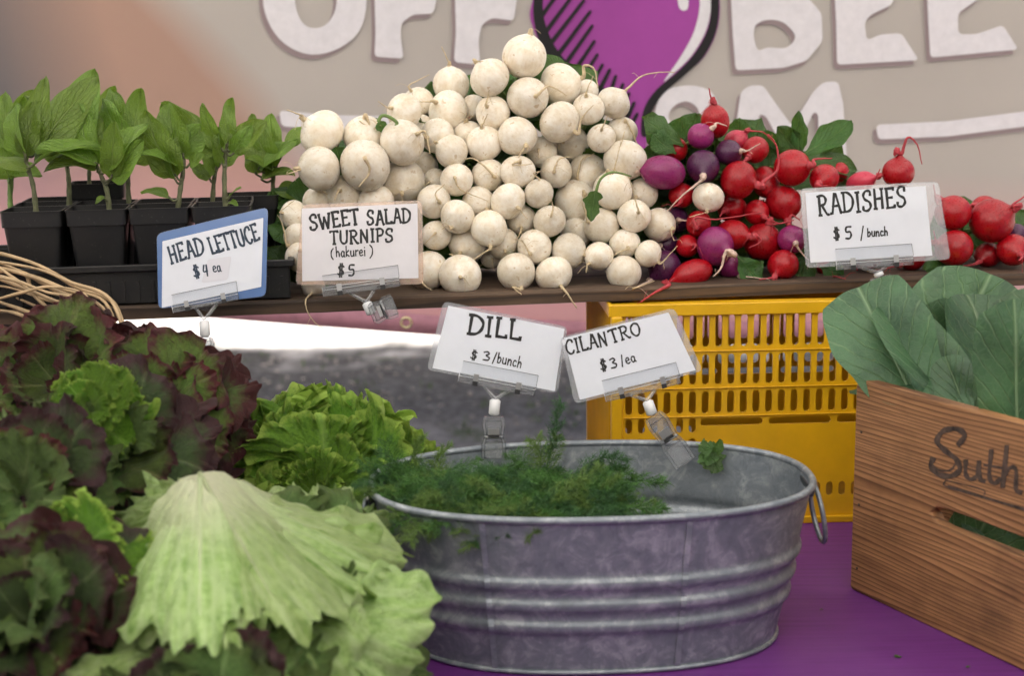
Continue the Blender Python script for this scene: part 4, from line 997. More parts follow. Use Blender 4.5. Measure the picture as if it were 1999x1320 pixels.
for n_, (it, B) in enumerate(zip(AI, pile(AI, None))):
    x, y, rx, ry, lay, at, pts, lab, key = it; p, b_, r_ = B[0], B[1], B[2]; rr = random.Random(n_*13+5)
    if at is None: at = (rr.uniform(-.5, .5), rr.uniform(-.2, .6))
    q = at[0]**2+at[1]**2; f = math.sqrt(max(.06, 1-q)); tocam = (CO-p).normalized()
    rt = Vector((0, 0, 1)).cross(tocam).normalized(); up = tocam.cross(rt)
    d = (rt*at[0]-up*at[1]+tocam*f).normalized()
    isr = key in 'rkpd' and key != 't'
    el = max(rx, ry)/min(rx, ry)
    me = TM[n_ % 9] if key in 'tw' else RM[key][n_ % 3]
    o = bpy.data.objects.new('turnip' if key in 'tw' else 'radish', me); COL.objects.link(o)
    zax = d
    M = frame(Vector((0, 0, 1)).cross(zax) if abs(zax.z) < .95 else Vector((1, 0, 0)), zax) @ Matrix.Rotation(rr.uniform(0, 6), 4, 'Z')
    s = r_ if key in 'tw' else r_*.97
    ez = math.sqrt(el) if isr and el > 1.08 else 1; M = M @ Matrix.Diagonal((s/ez, s/ez, s*ez*(1 if key in 'tw' else .98), 1)); M.translation = p
    setm(o, M); tag(o, lab, 'turnip' if key in 'tw' else 'radish', 'white turnips heaped on the shelf' if key == 't' else 'radishes heaped on the shelf' if isr else None)
    top = 1.04 if key in 'tw' else 1.25*ez
    add_roots(o, p, r_*top, d, pts, x, y, M_ROOTW if key in 'tw' else (M_ROOTR if key in 'rk' else M_ROOTP), n_, 1 if key in 'tw' else 1.5)
    stalks(o, p, r_, d, n_, 0 if x > 1640 and y < 460 else (3 if lay else 2))
# loose leaves poking out of the heap
def lf(base, tip, b_, wid, nrm=(0, -.7, 1), mat=M_GRN, par=None, b2=None, **k):
    kk = dict(kind='spoon', nu=12, nv=16, ruf=.07, waves=5, jag=.1, curl=.3, seed=int(base[0])); kk.update(k)
    return leaf_to('leaf', par, splane(*base, b_), splane(*tip, b_ if b2 is None else b2), nrm, wid, mat, **kk)
g1 = empty('radish_greens', splane(1300, 290, .15)); tag(g1, 'green radish leaves fanning out between the turnips and the small red radish', 'leaves')
lf((1335, 285), (1246, 232), .12, .026, (0, -1, .8), par=g1, jag=.15); lf((1320, 300), (1268, 262), .11, .020, (.2, -1, .5), par=g1); lf((1330, 280), (1330, 225), .17, .018, (0, -1, .4), par=g1)
lf((1310, 320), (1252, 292), .13, .018, (0, -1, .3), par=g1); lf((1345, 330), (1262, 310), .14, .02, (0, -1, .3), par=g1)
g2 = empty('radish_greens', splane(1560, 290, .15)); tag(g2, 'tall green radish leaves with small holes behind the big scarred red radish', 'leaves')
lf((1560, 330), (1556, 212), .18, .014, (0, -1, .2), par=g2, jag=.25); lf((1575, 320), (1512, 245), .18, .020, (0, -1, .3), par=g2, jag=.2)
lf((1560, 305), (1668, 250), .16, .024, (0, -1, 1), par=g2, jag=.12, curl=.6); lf((1575, 310), (1684, 322), .14, .022, (0, -1, .9), par=g2, curl=-.4)
lf((1530, 330), (1530, 262), .2, .018, (0, -1, .3), par=g2, jag=.2); lf((1600, 330), (1640, 275), .19, .018, (0, -1, .5), par=g2)
lf((1440, 290), (1442, 228), .2, .016, (0, -1, .3), par=g2); lf((1500, 300), (1498, 252), .2, .014, (0, -1, .3), par=g2)
g3 = empty('radish_greens', splane(1480, 525, .05)); tag(g3, 'dark bruised radish leaves pressed on the shelf under the purple radish', 'leaves')
for a, b_ in (((1440, 500), (1480, 548)), ((1490, 510), (1452, 545)), ((1580, 500), (1560, 545)), ((1600, 520), (1645, 540)), ((1880, 520), (1800, 530))):
    lf(a, b_, .05, .02, (0, -1, .3), par=g3, ruf=.12)
g4 = empty('turnip_greens', splane(760, 235, .12)); tag(g4, 'curled bright green turnip stalk on the left slope of the white pile', 'leaves')
mk('stalk', *tube(smoothpts([splane(*q, .10) for q in ((738, 238), (745, 226), (760, 228), (775, 240), (768, 250))], 5), .0024, 8), M_STEM, g4)
lf((752, 262), (738, 236), .12, .010, par=g4)
g5 = empty('turnip_greens', splane(1160, 400, .03)); tag(g5, 'thin green stem with a torn leaf arching over a turnip on the right', 'leaves')
mk('stalk', *tube(smoothpts([splane(*q) for q in ((1232, 344, .05), (1196, 336, .035), (1172, 350, .03), (1162, 380, .03), (1156, 395, .03))], 5), [.0012+.00008*i for i in range(21)], 8), M_STEM, g5)
lf((1162, 372), (1152, 432), .025, .012, (0.3, -1, 0), par=g5, jag=.3, kind='ovate')
g6 = empty('turnip_greens', splane(1000, 190, .2)); tag(g6, 'green turnip leaves showing in the gap right below the peak', 'leaves')
lf((1010, 215), (975, 175), .2, .018, par=g6); lf((1005, 180), (1000, 152), .22, .012, par=g6); lf((1080, 260), (1040, 235), .2, .018, par=g6)
lf((670, 330), (655, 285), .12, .018, (0, -1, .2), par=g6); lf((560, 440), (536, 470), .10, .02, (0, -1, .2), par=g6)

# ------------------------------------------------------------------ seedlings in pots
def pot(c, w, h, rot):
    t = empty('plant_pot', c); M = Matrix.Translation(c) @ Matrix.Rotation(rot, 4, 'Z'); setm(t, M)
    def ring(s, z, r_=.006):
        a = s/2; out = []
        for cx, cy, a0 in ((a-r_, a-r_, 0), (-a+r_, a-r_, 90), (-a+r_, -a+r_, 180), (a-r_, -a+r_, 270)):
            for k in range(4): q = R(a0+30*k); out.append((cx+r_*math.cos(q), cy+r_*math.sin(q), z))
        return out
    prof = [(w*.70, 0), (w*.90, h*.80), (w*.955, h*.80), (w*.97, h*.985), (w*1.0, h*.985), (w*1.0, h), (w*.935, h), (w*.92, h*.80), (w*.86, h*.8), (w*.66, .003)]
    V, F = [], []
    for s, z in prof: V += ring(s, z)
    for j in range(len(prof)-1):
        for i in range(16): F.append((j*16+i, j*16+(i+1) % 16, j*16+16+(i+1) % 16, j*16+16+i))
    F.append(tuple(range(16))[::-1]); F.append(tuple((len(prof)-1)*16+i for i in range(16)))
    o = mk('pot_wall', V, F, M_POT); o.parent = t; sharp(o)
    n = 9; V = []; rr = random.Random(int(c.x*999)); a = w*.44
    for j in range(n+1):
        for i in range(n+1): V.append((-a+2*a*i/n, -a+2*a*j/n, h*.86+rr.uniform(-.003, .003)))
    o = mk('soil', V, [(j*(n+1)+i, j*(n+1)+i+1, (j+1)*(n+1)+i+1, (j+1)*(n+1)+i) for j in range(n) for i in range(n)], M_SOIL); o.parent = t
    return t
TZ = SZ+.022; PH = (splane(190, 408, .035).z-TZ); PW = 118*MPP(splane(190, 408, .035))*1.0
trayb = .012
potlab = {}
def grid_pos(i, j):   # i-th pot to the right of the first whole one, j-th row back
    a0 = (splane(190, 450, .035)-SA).dot(SE); return S(a0+i*(PW*1.02), trayb+.010+PW/2+j*PW*1.03, .022)
ords = ['front', 'second', 'third']
colname = ['by the picture side', 'beside the first whole one', 'behind the lettuce sign left corner', 'behind the head lettuce sign']
PL = {(-1, 0): 'black square pot in the front row cut by the left edge', (0, 0): 'black square front pot straight above the willow rods', (1, 0): 'black square front pot left of the head lettuce sign', (2, 0): 'black square front pot half behind the head lettuce sign',
      (-1, 1): 'black square pot in the middle row at the left edge', (0, 1): 'black square middle row pot behind the one above the willow rods', (1, 1): 'black square middle row pot behind the one left of the sign', (2, 1): 'black square middle row pot behind the sign covered one', (-1, 2): 'black square pot in the back row at the left edge', (0, 2): 'tall sitting black pot raised in the back row', (2, 2): 'black square pot at the back beside the turnips', (-2, 0): None, (-2, 1): None}
POTS = {}
for (i, j), lb in PL.items():
    if lb is None: continue
    c = grid_pos(i, j)
    if (i, j) == (0, 2): c = c+Vector((-.02, 0, .022))
    if (i, j) == (2, 2): c = c+SE*.035+Vector((0, 0, .0))
    POTS[i, j] = c; tag(pot(c, PW, PH, SROT+random.Random(i*7+j).uniform(-.03, .03)), lb, 'pot', 'black nursery pots in the tray')
# tray
a0 = (grid_pos(-2, 0)-SA).dot(SE)-PW*.5; a1 = (splane(563, 520, trayb)-SA).dot(SE); dp = PW*3.5; th_ = .050
t = empty('nursery_tray', S((a0+a1)/2, .1, 0)); tag(t, 'black plastic nursery tray with a ribbed lip holding the pots', 'tray')
def tr(name, a, b_, c, s, bev=.001):
    V, F = box((0, 0, 0), s, Matrix.Rotation(SROT, 3, 'Z'), bev); c_ = S(a, b_, c); o = mk(name, [v+c_ for v in V], F, M_POT, t, smooth=False)
Lx = a1-a0
tr('tray_wall', (a0+a1)/2, trayb, .0255, (Lx, .003, .047)); tr('tray_wall', (a0+a1)/2, trayb+dp, .0255, (Lx, .003, .047))
tr('tray_wall', a0, trayb+dp/2, .0255, (.003, dp-.0035, .047)); tr('tray_wall', a1, trayb+dp/2, .0255, (.003, dp-.0035, .047))
tr('tray_base', (a0+a1)/2, trayb+dp/2, .0105, (Lx-.004, dp-.004, .016))
lz = splane(300, 521, trayb).z-SZ
tr('tray_lip', (a0+a1)/2, trayb-.004, lz, (Lx+.014, .009, .0085)); tr('tray_lip', (a0+a1)/2, trayb+dp+.004, lz, (Lx+.014, .009, .0085)); tr('tray_lip', a1+.004, trayb+dp/2, lz, (.009, dp-.002, .0085)); tr('tray_lip', a0-.004, trayb+dp/2, lz, (.009, dp-.002, .0085))
for k in range(24): tr('tray_rib', a0+Lx*(k+.5)/24, trayb-.0025, .018, (.004, .003, .028), 0)

def seedling(label, pt, base, stem, leaves, seed):
    """stem: px points; leaves: (base px, tip px, width px, depth shift, normal, extra)"""
    c = POTS[pt]; bb = (c-SA).dot(SN)
    root = splane(*base, bb); t = empty('eggplant_seedling', root); tag(t, label, 'seedling', 'eggplant seedlings in black pots')
    rr = random.Random(seed)
    P = [splane(base[0], base[1]+14, bb)]+[splane(x, y, bb) for x, y in stem]
    Q = smoothpts(P, 5); n = len(Q)
    mk('stem', *tube(Q, [.0042-.0020*i/n+.0004*math.sin(i*2) for i in range(n)], 8), M_PSTEM if seed % 3 else M_STEM, t)
    for k, lv in enumerate(leaves):
        (b1, tp, wd, ds, nr) = lv[:5]; ex = lv[5] if len(lv) > 5 else {}
        B0 = splane(b1[0], b1[1], bb+ds*.35); tip = splane(tp[0], tp[1], bb+ds)
        sb = min(Q, key=lambda q: (q-B0).length)
        kk = dict(kind='ovate', nu=14, nv=18, ruf=.075, waves=3.4, jag=.10, curl=rr.uniform(-1.0, -.2), fold=rr.uniform(.1, .4), seed=seed*17+k, side=rr.uniform(-.06, .06)); kk.update(ex)
        lo = leaf_to('leaf', t, B0, tip, nr, wd*MPP(B0)*1.12, M_SEED, **kk)
        mid = (sb+B0)/2+Vector((0, -.002, -.004)); pe = mk('petiole', *tube(smoothpts([sb, mid, B0, B0.lerp(tip, .05)], 4), .0016, 6), M_PSTEM if seed % 3 else M_STEM, t)
N1, N2, N3, N4 = (-.5, -.6, .6), (.5, -.6, .6), (0, -.5, 1), (0, -1, .1)
seedling('tall eggplant seedling in the pot cut by the left edge', (-1, 0), (70, 408), [(70, 408), (64, 360), (52, 320), (50, 300)],
  [((48, 300), (0, 205), 26, -.02, N1), ((52, 290), (98, 140), 24, .0, N2), ((66, 320), (172, 240), 30, -.03, N3, dict(curl=-1.2)), ((50, 305), (60, 190), 22, -.02, N4), ((70, 300), (186, 132), 40, .02, N4, dict(curl=-.6)), ((55, 330), (-40, 300), 30, -.02, N3)], 1)
seedling('eggplant seedling with broad drooping leaves above the willow rods', (0, 0), (213, 410), [(213, 408), (208, 370), (196, 340), (190, 325)],
  [((190, 330), (85, 300), 34, -.02, N3, dict(curl=-.9)), ((190, 320), (78, 262), 34, -.03, N3), ((208, 330), (270, 228), 30, -.02, N1), ((218, 345), (222, 240), 22, -.04, N4), ((190, 325), (128, 200), 30, .01, N1), ((215, 350), (276, 272), 26, -.03, N2), ((205, 385), (182, 392), 8, -.01, N3)], 2)
seedling('eggplant seedling left of the lettuce sign with a tiny leaf at its foot', (1, 0), (347, 414), [(347, 410), (352, 370), (358, 330), (358, 290)],
  [((345, 345), (262, 222), 34, -.02, N1), ((355, 310), (303, 196), 36, .0, N1), ((345, 300), (402, 240), 30, .01, N2), ((358, 300), (350, 255), 14, -.01, N4), ((330, 385), (281, 355), 14, -.02, N3, dict(curl=-1.0)), ((342, 350), (320, 300), 16, -.02, N1), ((370, 320), (395, 300), 14, -.02, N2), ((345, 320), (280, 290), 24, -.03, N3)], 4)
seedling('eggplant seedling with upright grey green leaves behind the lettuce sign', (2, 0), (440, 404), [(440, 404), (438, 350), (440, 310), (444, 280)],
  [((425, 300), (300, 195), 30, .02, N1, dict(curl=-.7)), ((432, 290), (385, 205), 20, -.01, N1), ((446, 280), (440, 182), 16, .0, N4), ((452, 290), (520, 235), 24, -.01, N2), ((455, 300), (490, 245), 16, -.02, N2), ((450, 380), (466, 362), 12, -.02, N3), ((448, 395), (464, 396), 7, -.02, N3), ((435, 320), (410, 250), 16, -.02, N1)], 5)
seedling('eggplant seedling at the left edge of the middle row', (-1, 1), (20, 395), [(20, 395), (18, 350), (14, 320)],
  [((14, 330), (-20, 250), 30, 0, N1), ((18, 330), (50, 180), 30, .02, N2), ((20, 340), (80, 330), 26, -.01, N3), ((18, 350), (0, 290), 24, -.02, N4), ((16, 330), (0, 170), 30, .03, N4)], 6)
seedling('thick stemmed eggplant seedling in the raised back pot', (0, 1), (135, 388), [(135, 388), (134, 350), (130, 320), (128, 300)],
  [((130, 310), (60, 225), 34, .0, N1), ((130, 300), (182, 128), 40, .02, N4, dict(curl=-.4)), ((134, 310), (205, 210), 32, .0, N2), ((132, 320), (88, 250), 26, -.02, N1), ((130, 300), (30, 175), 34, .03, N1)], 7)
seedling('eggplant seedling behind the broad leaved one', (1, 1), (252, 400), [(252, 400), (250, 360), (252, 325), (255, 290)],
  [((256, 300), (272, 165), 24, .0, N4), ((250, 305), (190, 190), 32, .01, N1), ((262, 320), (300, 240), 26, .0, N2), ((248, 330), (215, 290), 18, -.02, N1), ((250, 300), (206, 155), 28, .02, N4)], 8)
seedling('eggplant seedling in the middle row before the sign covered pot', (2, 1), (415, 396), [(415, 396), (418, 350), (425, 320)],
  [((422, 330), (395, 270), 18, 0, N1), ((430, 320), (470, 260), 20, 0, N2), ((420, 340), (398, 300), 16, -.01, N3), ((425, 320), (420, 240), 20, .01, N4), ((410, 350), (372, 315), 18, 0, N3)], 10)
seedling('eggplant seedling of the back row at the left side', (-1, 2), (20, 385), [(20, 385), (24, 330), (24, 290)], [((24, 300), (60, 168), 30, 0, N4), ((24, 300), (-10, 190), 30, 0, N4), ((24, 300), (96, 230), 26, 0, N2)], 9)
seedling('slim eggplant seedling in the raised back row pot', (0, 2), (175, 372), [(175, 372), (174, 340), (176, 300)], [((176, 305), (212, 160), 26, 0, N4), ((176, 310), (150, 230), 24, 0, N1), ((178, 300), (230, 210), 26, 0, N2), ((176, 320), (186, 262), 18, -.01, N3)], 13)
seedling('eggplant seedling beside the turnips with a leaf against the white banner bar', (2, 2), (534, 390), [(534, 390), (533, 350), (540, 320), (560, 285)],
  [((560, 288), (640, 210), 24, .0, N1, dict(curl=-.5)), ((532, 330), (485, 300), 22, -.02, N3), ((535, 330), (470, 222), 28, .0, N1), ((505, 330), (572, 262), 26, -.02, N3), ((510, 350), (568, 320), 22, -.03, N3), ((540, 370), (598, 378), 22, -.03, N3), ((530, 310), (530, 215), 20, .02, N4), ((500, 340), (500, 250), 20, 0, N4)], 11)
# ------------------------------------------------------------------ galvanized tub
def xp(px, Y, z): p = W(px, 660, Y); return p.x
def tub():
    # rim: nearest point at photo y 1018, farthest at y 866
    zr = .178
    near, far = WZ(1000, 1019, zr), WZ(1100, 867, zr); cy = (near.y+far.y)/2; hd = (far.y-near.y)/2
    Lp, Rp = WZ(716, 975, zr), WZ(1602, 958, zr)
    cx = (Lp.x+Rp.x)/2; hw = (Rp.x-Lp.x)/2*1.0
    rot = R(2.0); c = Vector((cx, cy, 0)); Mx = Matrix.Translation(c) @ Matrix.Rotation(rot, 4, 'Z')
    t = empty('galvanized_tub', c); setm(t, Mx); tag(t, 'oval galvanized steel tub with ribbed sides and ring handles', 'tub')
    N_ = 128
    def oval(a, b_, z, n=2.35):
        out = []
        for k in range(N_):
            q = 2*math.pi*k/N_; cc, ss = math.cos(q), math.sin(q)
            out.append(Vector((a*math.copysign(abs(cc)**(2/n), cc), b_*math.copysign(abs(ss)**(2/n), ss), z)))
        return out
    H = zr; bw, bd = hw*.845, hd*.83
    def prof(z):
        f = z/H; bul = 0
        for zc in (.31, .45, .59):
            d = (f-zc)/.036; bul += .0046/(1+abs(d)**4)
        return bw+(hw-bw)*f**.95+bul, bd+(hd-bd)*f**.95+bul
    zs = [0, .003, .006]+list(np.linspace(.012, H-.002, 70))
    V, F = [], []
    for z in zs:
        a, b_ = prof(z); V += oval(a-(.002 if z < .003 else 0), b_-(.002 if z < .003 else 0), z)
    n = len(zs)
    for z in zs[::-1]:
        a, b_ = prof(z); V += oval(a-.0016, b_-.0016, max(z, .004))
    for j in range(2*n-1):
        for i in range(N_): F.append((j*N_+i, j*N_+(i+1) % N_, (j+1)*N_+(i+1) % N_, (j+1)*N_+i))
    F.append(tuple(range(N_))[::-1]); F.append(tuple((2*n-1)*N_+i for i in range(N_)))
    o = mk('tub_wall', V, F, M_GALV); o.parent = t; fixn(o); sharp(o, 60)
    o = mk('rim', *tube(oval(hw+.0008, hd+.0008, H), .0042, 10, closed=True), M_GALV); o.parent = t
    a, b_ = prof(.006); o = mk('base_ring', *tube(oval(a+.0006, b_+.0006, .0035), .0028, 8, closed=True), M_GALV); o.parent = t
    def side(x, sgn, z, off):   # point on the wall at local x
        a, b_ = prof(z); a += off; b_ += off; return Vector((x, sgn*b_*(1-abs(x/a)**2.35)**(1/2.35), z))
    for x, sg in ((-.125, -1), (.088, -1), (.075, 1), (-.16, 1)):
        for s in (1, -1):
            pts = [side(x*(1-.10*(1-z/H)), sg, z, .0012*s-(.0016 if s < 0 else 0)) for z in np.linspace(.006, H-.004, 50)]
            dx = Vector((.003, 0, 0)); nn = Vector((0, sg*s*.0009, 0)); VV = []
            for p in pts: VV += [p-dx, p-dx+nn, p+dx+nn, p+dx]
            FF = [(i*4+k, i*4+k+1, i*4+5+k, i*4+4+k) for i in range(len(pts)-1) for k in range(3)]
            o = mk('seam', VV, FF, M_GALV, smooth=False); o.parent = t; fixn(o)
    dk = simple('dark_iron', (.10, .11, .12), .45, .8)
    for sg in (-1, 1):
        a = prof(H-.022)[0]
        o = mk('handle_bracket', *box((sg*(a+.004), 0, H-.014), (.008, .040, .016), bev=.002), dk, smooth=False); o.parent = t
        for yy in (-.013, .013): o = mk('rivet', *tube([(sg*(a+.006), yy, H-.014), (sg*(a+.0105), yy, H-.014)], [.004, .0028], 10), M_METAL); o.parent = t
        c0 = Vector((sg*(a+.011), 0, H-.012)); pts = []
        for k in range(28):
            q = math.pi*2*k/28; pts.append(c0+Vector((sg*(.0+.012*(1-math.cos(q))/2), .028*math.sin(q), -.034*(1-math.cos(q)))))
        o = mk('handle', *tube(pts, .0029, 8, closed=True), M_GALV); o.parent = t
    return t, c, rot, hw, hd, zr
TUB, TC, TR, THW, THD, TZR = tub()

# ------------------------------------------------------------------ dill
def dill_frond(seed, L=.10, dense=1.0):
    rr = random.Random(seed); parts = []
    main = smoothpts([(0, 0, 0), (rr.uniform(-.006, .006), L*.35, rr.uniform(0, .006)), (rr.uniform(-.012, .012), L*.7, rr.uniform(-.002, .01)), (rr.uniform(-.02, .02), L, rr.uniform(-.012, .01))], 6)
    V, F = tube(main, [.0011*(1-.8*i/len(main)) for i in range(len(main))], 4); V = [Vector(v) for v in V]; F = list(F)
    def blade(p, e, w):
        n_ = e.cross(Vector((rr.uniform(-1, 1), rr.uniform(-1, 1), rr.uniform(-1, 1)))); n_ = n_.normalized()*w if n_.length > 1e-6 else Vector((w, 0, 0))
        o = len(V); m_ = p+e*.55+Vector((0, 0, -e.length*.05)); V.extend([p-n_, p+n_, m_+n_*.8, m_-n_*.8, p+e+Vector((0, 0, -e.length*.15))]); F.extend([(o, o+1, o+2, o+3), (o+3, o+2, o+4)])
    for i in range(4, len(main)):
        f = i/len(main); ln = L*.34*(1-f*.62)
        for s in (-1, 1):
            e = Vector((s*rr.uniform(.7, 1), rr.uniform(.5, .9), rr.uniform(-.5, .6))).normalized()*ln; p = main[i]; nb = 7
            V0 = tube([p, p+e*.5+Vector((0, 0, .001)), p+e], [.0005, .0004, .0002], 3, cap=False); o = len(V); V.extend(V0[0]); F.extend([tuple(q+o for q in f_) for f_ in V0[1]])
            for k in range(1, nb+1):
                q = p+e*(k/nb)
                for m_ in range(int(4*dense)):
                    g = (e.normalized()*rr.uniform(.3, 1.0)+Vector((rr.uniform(-1, 1), rr.uniform(-1, 1), rr.uniform(-1, 1)))*.75).normalized()*rr.uniform(.006, .014)
                    blade(q, g, .00032)
    me = bpy.data.meshes.new('frond'); me.from_pydata([tuple(v) for v in V], [], F); me.shade_smooth(); return me
DF = []
for mt in (M_DILL, M_DILY, M_DILB):
    for s in range(3):
        me = dill_frond(s+3, .085+.012*s) if mt is M_DILL else DF[s].copy()
        if mt is not M_DILL: me.materials.clear()
        me.materials.append(mt); DF.append(me)
rd = random.Random(8)
def dill_bunch(label, pts, yl=.15, zb=.10):
    c = pts[0][0]; t = empty('dill_bunch', c); tag(t, label, 'herbs', 'bunches of dill in the tub')
    for p, d, s in pts:
        k = rd.random(); me = DF[(3 if k < yl else (6 if k < yl+.3 else 0))+rd.randrange(3)]
        put('frond', me, t, p, d, Vector((rd.uniform(-1, 1), rd.uniform(-.4, .4), 1)), s)
def dpx(px, py, Y, dx, dz, dy=0, s=1): return (W(px, py, Y), Vector((dx, dy, dz)), s)
def area(n, x0, x1, y0, y1, Y0, Y1, up=-.05, s=(.45, .75)):
    out = []
    for k in range(n):
        x = rd.uniform(x0, x1); f = rd.random(); y = y0+(y1-y0)*f+16; Y = Y0+(Y1-Y0)*f+rd.uniform(-.01, .01)
        out.append(dpx(x, y, Y, rd.uniform(-1, 1), rd.uniform(-.25, up+.2), rd.uniform(-.9, .3), rd.uniform(*s)))
    return out
dill_bunch('dark green dill bunch spilling over the left end of the tub', area(60, 800, 890, 900, 958, 1.57, 1.50)+[dpx(790, 945, 1.55, -.3, 1, -.2, .5), dpx(775, 950, 1.52, -.8, .5, 0, .5), dpx(810, 940, 1.56, .1, 1, 0, .6), dpx(770, 960, 1.5, -1, .3, -.2, .5)], .15)
dill_bunch('yellowish dill bunch lying along the front rim of the tub', area(80, 830, 1090, 950, 1000, 1.50, 1.43, .0, (.45, .7)), .55)
dill_bunch('deep green dill bunch in the middle with a tall sprig standing up', area(95, 860, 1130, 905, 975, 1.62, 1.50)+[dpx(1062, 935, 1.60, .12, 1, -.1, .8), dpx(1068, 915, 1.60, .35, 1, -.1, .5), dpx(1056, 930, 1.59, -.15, 1, -.1, .5)], .1)
dill_bunch('dill bunch reaching toward the empty half of the tub', area(60, 1040, 1150, 915, 985, 1.60, 1.48)+[dpx(1100, 940, 1.58, .7, .35, 0, .85), dpx(1110, 940, 1.58, 1, .2, 0, .85), dpx(1130, 960, 1.52, 1, -.3, 0, .9), dpx(1140, 985, 1.50, 1, -.1, 0, .9), dpx(1150, 990, 1.50, 1, -.35, -.1, .8), dpx(1120, 940, 1.58, .9, -.1, 0, .9)], .06)
# dark stems inside, under the fronds
for k in range(34):
    a = Vector((TC.x-.16+rd.uniform(-.03, .27), TC.y+rd.uniform(-.09, .09), .012+rd.uniform(0, .06)))
# a sprig of cilantro caught on the back rim
YR = WZ(1385, 874, TZR).y-.006
cb = empty('cilantro_sprig', W(1370, 872, YR)); tag(cb, 'wilted cilantro sprig stuck on the back rim of the tub', 'herbs')
def cil(a, b_, w, s): leaf_to('leaf', cb, W(*a, YR-.002), W(*b_, YR-.012), (0.2, -1, .3), w, M_CILA, kind='round', nu=22, nv=20, ruf=.08, waves=4, jag=.42, curl=.3, seed=s)
cil((1383, 878), (1402, 924), .013, 3); cil((1372, 872), (1396, 905), .012, 4); cil((1378, 872), (1415, 874), .008, 5); cil((1364, 870), (1392, 880), .009, 6)
mk('stalk', *tube(smoothpts([W(1358, 866, YR-.002), W(1372, 872, YR-.003), W(1385, 882, YR-.004)], 4), .0008, 6), M_STEM, cb)

# ------------------------------------------------------------------ signs with clips
def inset(K, f): pass
def sign(label, Y, lam, pap, jobs, lam_m, pap_m=M_PAPER, ink=M_INK, sticker=None):
    cx = sum(p[0] for p in lam)/4; cyy = sum(p[1] for p in lam)/4
    t = empty('price_sign', W(cx, cyy, Y)); tag(t, label, 'sign')
    tilt = R(9); c0 = W(cx, cyy, Y)
    def on(x, y, e=0):          # point on the slightly tilted card plane
        d = ray(x, y); n_ = Vector((0, -math.cos(tilt), math.sin(tilt))); s = (c0-CO).dot(n_)/d.dot(n_)
        return CO+d*s+n_*e
    def rnd(P, r):
        out = []
        for i in range(4):
            a, b_, c = Vector(P[i-1]), Vector(P[i]), Vector(P[(i+1) % 4]); p = b_+(a-b_).normalized()*r; q = b_+(c-b_).normalized()*r
            for s in (0, .25, .5, .75, 1): out.append(tuple(p*(1-s)**2+b_*2*s*(1-s)+q*s*s))
        return out
    L = rnd(lam, 12); P = rnd(pap, 1.5)
    o = mk('laminate', *prism(L, lambda q: on(*q, -.0003), lambda q: on(*q, -.0009)), lam_m, t, smooth=False); fixn(o)
    o = mk('card', *prism(P, lambda q: on(*q, .0002), lambda q: on(*q, -.0001)), pap_m, t, smooth=False); fixn(o)
    write(lambda x, y, e=0: on(x, y, .0005+e), t, jobs, ink)
    # pressed edge of the laminate pouch
    E = [on(*q, .0001) for q in rnd(lam, 12)]
    mk('laminate_edge', *tube(E, .0005, 5, closed=True), M_LIP, t)
    if sticker: o = mk('sticker', *prism(rnd(sticker, 5), lambda q: on(*q, .00045), lambda q: on(*q, .00035)), simple('faded_sticker', (.70, .70, .77), .3), t, smooth=False); fixn(o)
    return t, on
